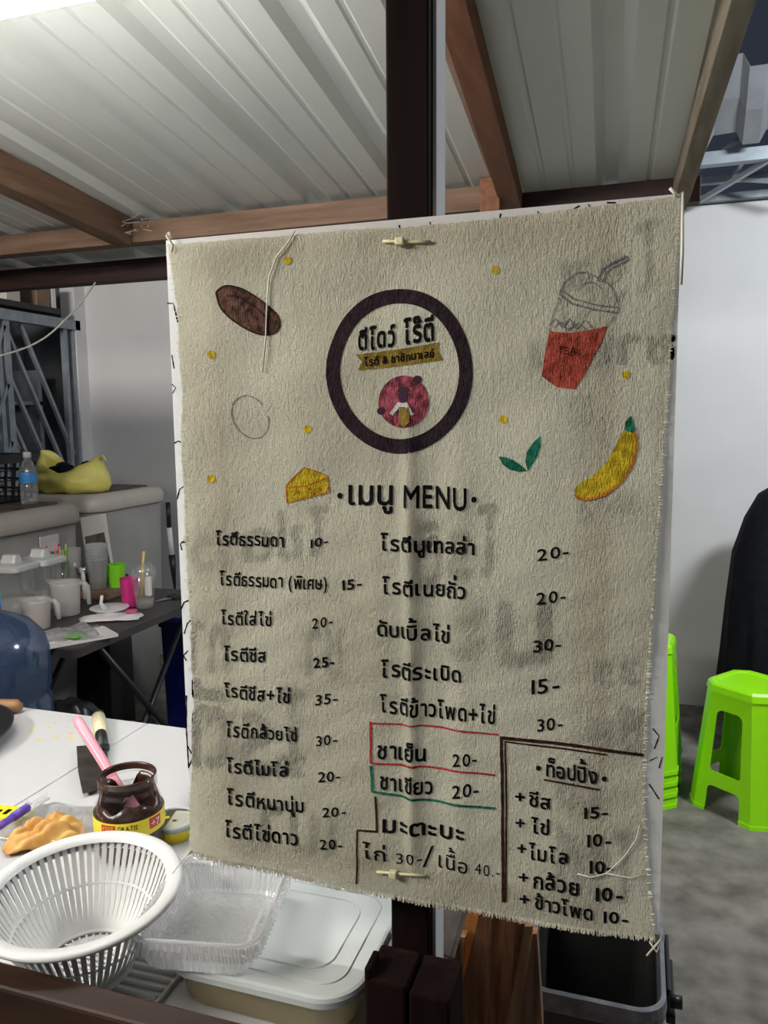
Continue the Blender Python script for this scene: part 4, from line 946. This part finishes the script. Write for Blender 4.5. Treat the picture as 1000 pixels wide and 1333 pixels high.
def onjar(s, a0, a1, z, bh, m, name='label_lettering', off=.0012, bold=.01):
    bm = B(); V, F, wd = layout(s, bold, random.Random(1)); xm0 = min(v[0] for v in V); xm1 = max(v[0] for v in V); vv = []
    for x_, y_ in V: a = a0+(a1-a0)*(x_-xm0)/(xm1-xm0); r_ = R2+off; vv.append(bm.verts.new(jc+Vector((r_*math.cos(a), r_*math.sin(a), z+y_*bh/.7))))
    for f in F:
        try: bm.faces.new([vv[i] for i in f])
        except ValueError: pass
    return obj(name, bm, m, label)
af = math.atan2(-jc.y, -jc.x)
def patchjar(a0, a1, z0, z1, m, name):
    bm = B(); n_ = 8; A_ = [[bm.verts.new(jc+Vector(((R2+.001)*math.cos(a0+(a1-a0)*k/n_), (R2+.001)*math.sin(a0+(a1-a0)*k/n_), z))) for k in range(n_+1)] for z in (z0, z1)]
    for k in range(n_): bm.faces.new((A_[0][k], A_[0][k+1], A_[1][k+1], A_[1][k]))
    return obj(name, bm, m, label)
patchjar(af-.85, af-.40, .0475, .0565, K['redp'], 'red_patch'); patchjar(af+.55, af+.98, .0435, .057, K['redp'], 'red_patch')
onjar('+25%', af-.80, af-.45, .049, .006, K['yellow'], off=.0015); onjar('GRATIS', af-.34, af+.20, .0490, .0062, K['ink_brown']); onjar('+7', af+.60, af+.92, .0455, .0085, K['white'], off=.0015, bold=.03)
# pink spatula in the jar
e0 = jc+Vector((.012, .016, .02)); e1 = atY(99, 935, jc.y+.075)
t = thing('spatula', 'pink plastic spatula standing in the chocolate jar', 'spatula', e0)
d = (e1-e0); mid = e0+d*.42
bm = tube(B(), [e0+d*.25, e0+d*.5, e0+d*.95, e1], [.0062, .0066, .0072, .0055], 12); obj('handle', bm, K['pink'], t, True)
bm = B(); bar(bm, e0, e0+d*.26, .022, .004, fw, .0015); obj('blade', bm, K['pink'], t)
# dough scraper
a = oncart(128, 937); b = oncart(134, 980); c_ = oncart(122, 1034)
t = thing('dough_scraper', 'dark steel scraper with taped handle lying behind the jar', 'scraper', a)
L_ = Vector((0, 0, .009))
bm = tube(B(), [a+L_, a.lerp(b, .5)+L_, b+L_], [.011, .010, .009], 10); obj('handle', bm, K['black'], t, True)
bm = tube(B(), [a.lerp(b, .1)+L_, a.lerp(b, .62)+L_], [.0122, .0112], 10); obj('tape_wrap', bm, K['tape'], t, True)
dv = (b-a).normalized(); sv = Vector((-dv.y, dv.x, 0)); bm = B()
bl = [oncart(100, 978), oncart(139, 975), oncart(143, 1020), oncart(131, 1033), oncart(108, 1039), oncart(102, 1010)]
bot = [bm.verts.new(p+Vector((0, 0, .006))) for p in bl]; topv = [bm.verts.new(p+Vector((0, 0, .0085))) for p in bl]
bm.faces.new(topv); bm.faces.new(bot[::-1])
for k in range(6): bm.faces.new((bot[k], bot[(k+1) % 6], topv[(k+1) % 6], topv[k]))
obj('blade', bm, K['darksteel'], t)
bm = B(); box(bm, Vector((b.x-.009, b.y-.010, CZ+.002)), Vector((b.x+.009, b.y+.008, CZ+.015)), .003); obj('ferrule', bm, K['black'], t)
# roti in its bag
p = oncart(60, 1094); t = crumple('fried_roti', p, .095, .052, .026, K['roti'], 'piece of golden fried roti lying on clear film behind the colander', 'food', .75, .35, 21, 30, .45)
p = oncart(70, 1082); crumple('plastic_film', p+Vector((0, .01, .0)), .16, .10, .022, K['film'], 'clear plastic film spread under and behind the fried roti', 'film', .1, .5, 31)
a = oncart(-12, 1108); b = oncart(37, 1074); t = thing('marker_pen', 'purple marker pen beside the fried roti', 'pen', a)
L_ = Vector((0, 0, .024)); bm = tube(B(), [a+L_, b.lerp(a, .35)+L_], .005, 12); obj('pen_body', bm, K['purple'], t, True)
bm = tube(B(), [b.lerp(a, .38)+L_, b+L_, b+(b-a).normalized()*.003+L_], [.0062, .0060, .004], 12); obj('pen_cap', bm, K['purple'], t, True)
bm = B()
for k in range(8): tube(bm, [b+(b-a).normalized()*(.006+k*.004)+L_-Vector((0, 0, .006)), b+(b-a).normalized()*(.006+k*.004)+L_+Vector((0, .006, .004))], .0008, 4)
bar(bm, b+L_-Vector((0, 0, .004)), b+(b-a).normalized()*.038+L_-Vector((0, 0, .004)), .010, .002); tag(obj('comb_strip', bm, K['white']), 'small white toothed strip at the tip of the purple pen', 'comb')
p = oncart(6, 1064); t = thing('yellow_packet', 'yellow packet with black lettering at the left edge', 'packet', p, .4)
m_ = T(p, .12); bm = loft(B(), [rl(.075, .032, .004, 0), rl(.075, .032, .004, .008)], mtx=m_); pk = obj('packet_body', bm, K['yellow'], t)
bm = B(); V, F, wd = layout('ROTI', .02, random.Random(2)); vv = [bm.verts.new(m_ @ Vector((-.03+x_*.021, -.008+y_*.021, .0088))) for x_, y_ in V]
bm.clear()
for k, (x0, x1) in enumerate(((-.028, -.02), (-.014, -.004), (.002, .008), (.014, .028))): box(bm, (x0, -.007, .0082), (x1, .006-.003*(k % 2), .0088), 0, m_)
obj('packet_print', bm, K['ink'], pk)
# round tin lid with a window
p = oncart(228, 1086); t = thing('round_tub', 'round clear lidded tub half hidden behind the left edge of the menu', 'tub', p)
bm = lathe(B(), [(0, 0), (.026, 0), (.029, .016)], p, 40); obj('tub_body', bm, K['yellow'], t, True)
bm = lathe(B(), [(.0285, .016), (.0315, .017), (.0322, .021), (.0295, .0225), (.0285, .019)], p, 40); obj('tub_rim', bm, K['metal'], t, True)
bm = B()
for r_ in (.003, .009, .015, .021): lathe(bm, [(r_, .0185), (r_+.003, .0198), (r_+.006, .0185)], p, 40)
obj('tub_lid', bm, mat('clear ridged lid', (.62, .62, .50), .3), t, True)
bm = B(); bar(bm, p+Vector((-.006, -.022, .0205)), p+Vector((-.016, .020, .0205)), .009, .0012); st = obj('label_strip', bm, mat('olive strip', (.08, .075, .03), .5), t)
bm = B(); lathe(bm, [(0, .0215), (.0035, .0215), (.0035, .0205)], p+Vector((-.011, 0, 0)), 12); obj('yellow_drop', bm, K['yellow'], st)
# rolling pin handle and pan
a = oncart(-60, 928); b = oncart(27, 929); t = thing('rolling_pin', 'brown wooden rolling pin end at the far left of the counter', 'rolling pin', a)
bm = tube(B(), [a+Vector((0, 0, .013)), b+Vector((-.01, 0, .013)), b+Vector((0, 0, .013))], [.013, .013, .008], 12); obj('pin_handle', bm, K['handlewood'], t, True)
p = oncart(8, 990); pc = p+Vector((-.192, -.01, .002)); t = thing('griddle_pan', 'black round pan edge at the left border of the counter', 'pan', pc)
bm = lathe(B(), [(0, 0), (.12, 0), (.158, .018), (.16, .024), (.155, .024), (.118, .005), (0, .004)], pc, 56); obj('pan_bowl', bm, K['black'], t, True)

# ================================================================== LOWER RIGHT: PLANKS AND BLACK BIN
def plank(name, x0, y0, x1, y1, z1, wd, th, m, label, topdx=0, group=None, tilt=0):
    bm = B(); box(bm, (-wd/2, -th/2, 0), (wd/2, th/2, z1), .0015)
    for v in bm.verts:
        f = v.co.z/z1; v.co.x += x0+(x1-x0)*f; v.co.y += y0+(y1-y0)*f+tilt*(v.co.x-x0)
    return tag(obj(name, bm, m), label, 'plank', group)
def px_plank(xa, xb, yb, Y, ztop, th, m, label, xt=None, Yb=None):
    """a standing board whose face spans xa..xb at picture height yb"""
    p, q = atY(xa, yb, Y), atY(xb, yb, Y); 
    return p, q
def stand(xb0, xb1, xt0, xt1, ytop, Y, th, m, label):
    """upright board: its edges pass (xb0,1333),(xb1,1333) at the bottom and (xt0,ytop),(xt1,ytop) near the top"""
    a, b = atY(xb0, 1333, Y), atY(xb1, 1333, Y); c_, d_ = atY(xt0, ytop, Y), atY(xt1, ytop, Y); bm = B()
    def down(p, q):  # run each edge to the floor
        k = min(1.0, p.z/(q.z-p.z)) if q.z > p.z else 0; k = p.z/(q.z-p.z); e = p-(q-p)*k; e.x = p.x+(e.x-p.x)*.25; return e
    A_, B_ = down(a, c_), down(b, d_)
    loops = []
    for dy in (0, th): loops.append([p+Vector((0, dy, 0)) for p in (A_, B_, b, d_, c_, a)])
    loft(bm, loops); bmesh.ops.recalc_face_normals(bm, faces=bm.faces)
    return tag(obj('plank', bm, m), label, 'plank')
stand(590, 636, 627, 641, 1176, .760, .014, K['plank'], 'glossy brown plank just right of the dark end posts')
stand(637, 664, 641, 672, 1178, .764, .014, K['plank'], 'glossy brown plank third from the left in the leaning bunch')
stand(664, 684, 674, 690, 1182, .770, .014, K['plank'], 'dark brown plank behind the narrow leaning batten')
stand(660, 676, 683, 694, 1206, .735, .012, K['plank2'], 'narrow paler batten leaning at the right of the plank bunch')
stand(672, 706, 692, 699, 1216, .748, .012, K['plank'], 'rightmost glossy plank narrowing to its top beside the black bin')
stand(590, 612, 600, 630, 1172, .775, .012, K['orangewood'], 'orange fresh cut plank between the brown planks')
stand(578, 592, 586, 606, 1220, .750, .012, K['plank'], 'narrow dark plank behind the end posts and grey block')
a = atY(567, 1240, .70); b = atY(592, 1182, .72)
bm = B(); bar(bm, atY(571, 1242, .70), atY(592, 1172, .73), .030, .02, (0, -1, .25), .003); o = tag(obj('wood_block', bm, K['greywood']), 'worn grey wooden block wedged behind the dark end posts', 'wood block')
bm = B(); box(bm, atY(560, 1333, .79)-Vector((0, 0, .75)), Vector((atY(578, 1333, .79).x, .81, atY(560, 1165, .79).z)), .002); tag(obj('plank', bm, K['plank2']), 'pale brown upright plank directly right of the tall post', 'plank')

t = thing('black_bin', 'open black plastic bin below the right corner of the menu', 'bin', (-.05, 1.32, 0))
bc = Vector((-.052, 1.305, 0)); BW, BD = .215, .29
bm = loft(B(), [rl(BW-.05, BD-.06, .03, 0), rl(BW-.012, BD-.012, .035, .49), rl(BW-.018, BD-.018, .033, .49), rl(BW-.056, BD-.066, .03, .006)], True, True, T(bc)); obj('bin_body', bm, K['bin'], t)
bm = loft(B(), [rl(BW+.008, BD+.008, .045, .468), rl(BW+.012, BD+.012, .046, .485), rl(BW+.008, BD+.008, .045, .50), rl(BW-.006, BD-.006, .04, .502), rl(BW-.014, BD-.014, .038, .49)], False, False, T(bc)); obj('bin_rim', bm, K['binrim'], t, False)
bm = B(); box(bm, (bc.x+BW/2+.006, 1.22, .44), (bc.x+BW/2+.020, 1.36, .455), .002); box(bm, (bc.x+BW/2+.006, 1.22, .455), (bc.x+BW/2+.012, 1.36, .50), .002); obj('hinge_bracket', bm, K['black'], t)
bm = tube(B(), [(bc.x+BW/2+.008, 1.235, .47), (bc.x+BW/2+.030, 1.235, .47)], .010, 14); obj('hinge_knob', bm, K['black'], t, True)
for y in (1.29, 1.33):
    bm = tube(B(), [(bc.x+BW/2+.011, y, .48), (bc.x+BW/2+.0135, y, .48)], .003, 8); obj('rivet', bm, K['steel'], t)

# ================================================================== RIGHT: STOOLS AND BLACK COVER
def stool_at(loc, rz, label, group=None):
    t = thing('plastic_stool', label, 'stool', loc, rz, group)
    HS, TOPW, BOTW, CH = .46, .236, .308, .045
    def oct_(w_, c_, z): h = w_/2; return [(h-c_, -h, z), (h, -h+c_, z), (h, h-c_, z), (h-c_, h, z), (-h+c_, h, z), (-h, h-c_, z), (-h, -h+c_, z), (-h+c_, -h, z)]
    X0 = XF[t.name]
    bm = loft(B(), [oct_(TOPW+.012, CH, HS-.03), oct_(TOPW+.004, CH, HS-.008), oct_(TOPW-.012, CH-.004, HS), oct_(TOPW-.05, CH-.02, HS), oct_(TOPW-.06, CH-.02, HS-.004)], False, True, X0); obj('seat', bm, K['green'], t)
    def W(z): return TOPW+(BOTW-TOPW)*(HS-z)/HS
    # four folded corner legs joined by aprons and rungs
    def hw(z): return W(z)/2-CH
    for k in range(4):
        m_ = X0 @ Matrix.Rotation(k*PI/2, 4, 'Z'); th = .004; TT = .60
        def pt(t_, z): return Vector((t_*hw(z), -W(z)/2, z))
        def panel(L_, name):
            bm = B(); f = [bm.verts.new(m_ @ p) for p in L_]; g_ = [bm.verts.new(m_ @ (p+Vector((0, th, 0)))) for p in L_]; n_ = len(f)
            bm.faces.new(f); bm.faces.new(g_[::-1])
            for i in range(n_): bm.faces.new((f[i], g_[i], g_[(i+1) % n_], f[(i+1) % n_]))
            bmesh.ops.triangulate(bm, faces=[q for q in bm.faces if len(q.verts) > 4]); bmesh.ops.recalc_face_normals(bm, faces=bm.faces); obj(name, bm, K['green'], t)
        def arch(z0, r_, up_):  # lower or upper edge with rounded ends, from -TT to TT
            out = []
            for q in range(5):
                a = PI/2*q/4; out.append((-TT+r_/hw(z0)*(1-math.cos(a)), z0-up_*r_*(1-math.sin(a))))
            return [pt(*q) for q in out]+[pt(-x_, z_) for x_, z_ in out[::-1]]
        panel([pt(TT, HS-.018), pt(-TT, HS-.018)]+arch(.372, .022, 1), 'apron')
        panel([q for q in arch(.150, .012, -1)][::-1]+arch(.098, .018, 1), 'rung')
        bm = B(); loops = []
        for z in (0, .014, .0145, .12, .25, HS-.018):
            w_ = W(z)/2+(.003 if z < .0142 else 0); h_ = hw(z); e = TT*h_
            o_ = [(e, -w_), (h_, -w_), (w_, -h_), (w_, -e)]; i_ = [(w_-th, -e), (w_-th, -h_+th*.4), (h_-th*.4, -w_+th), (e, -w_+th)]
            loops.append([(x_, y_, z) for x_, y_ in o_+i_])
        loft(bm, loops, True, True, m_); bmesh.ops.recalc_face_normals(bm, faces=bm.faces); obj('leg', bm, K['green'], t)
    return t
s1 = stool_at((.393, 2.955, 0), -.66, 'lime green plastic stool standing alone by the right edge')
lbs = ['bottom lime green stool of the nested stack behind the menu', 'second lime green stool from the floor in the nested stack', 'third lime green stool from the floor in the nested stack', 'topmost lime green stool of the nested stack behind the menu']
for k in range(4):
    o = copy_tree(s1, (.012, 2.985, .001+k*.042), -.12, lbs[k]); o['group'] = 'nested lime green stools'
s1['group'] = 'lone stool'; del s1['group']
# chair under black cloth
t = thing('covered_chair', 'chair under a draped black cloth against the white wall at right', 'chair', (.75, 3.5, 0))
bm = B(); n = 64; rings = []
for (w_, d_, z, yo) in ((.66, .46, .22, -.02), (.64, .44, .40, 0), (.62, .40, .62, .02), (.585, .34, .82, .05), (.50, .27, .97, .06), (.40, .2, 1.07, .07), (.26, .12, 1.12, .07), (.05, .03, 1.135, .07)):
    ring = []
    for k, (x_, y_) in enumerate(rrect(w_, d_, min(w_, d_)*.4, 15)):
        a = 2*PI*k/64; f = 1+.035*math.sin(9*a+z*3)*(1.1-z)+.02*math.sin(15*a+1)*(1.1-z); ring.append((.67+x_*f, 3.5+yo+y_*f, z))
    rings.append(ring)
loft(bm, rings, False, True); obj('draped_cloth', bm, K['blackcloth'], t, True)
bm = B(); box(bm, (.42, 3.3, .235), (.92, 3.7, .27), .01); obj('seat', bm, K['seat'], t)
for x_, y_ in ((.45, 3.33), (.89, 3.33), (.45, 3.66), (.89, 3.66)):
    bm = B(); tube(bm, [(x_, y_, 0), (x_, y_, .24)], .014, 10); obj('leg', bm, K['black'], t, True)
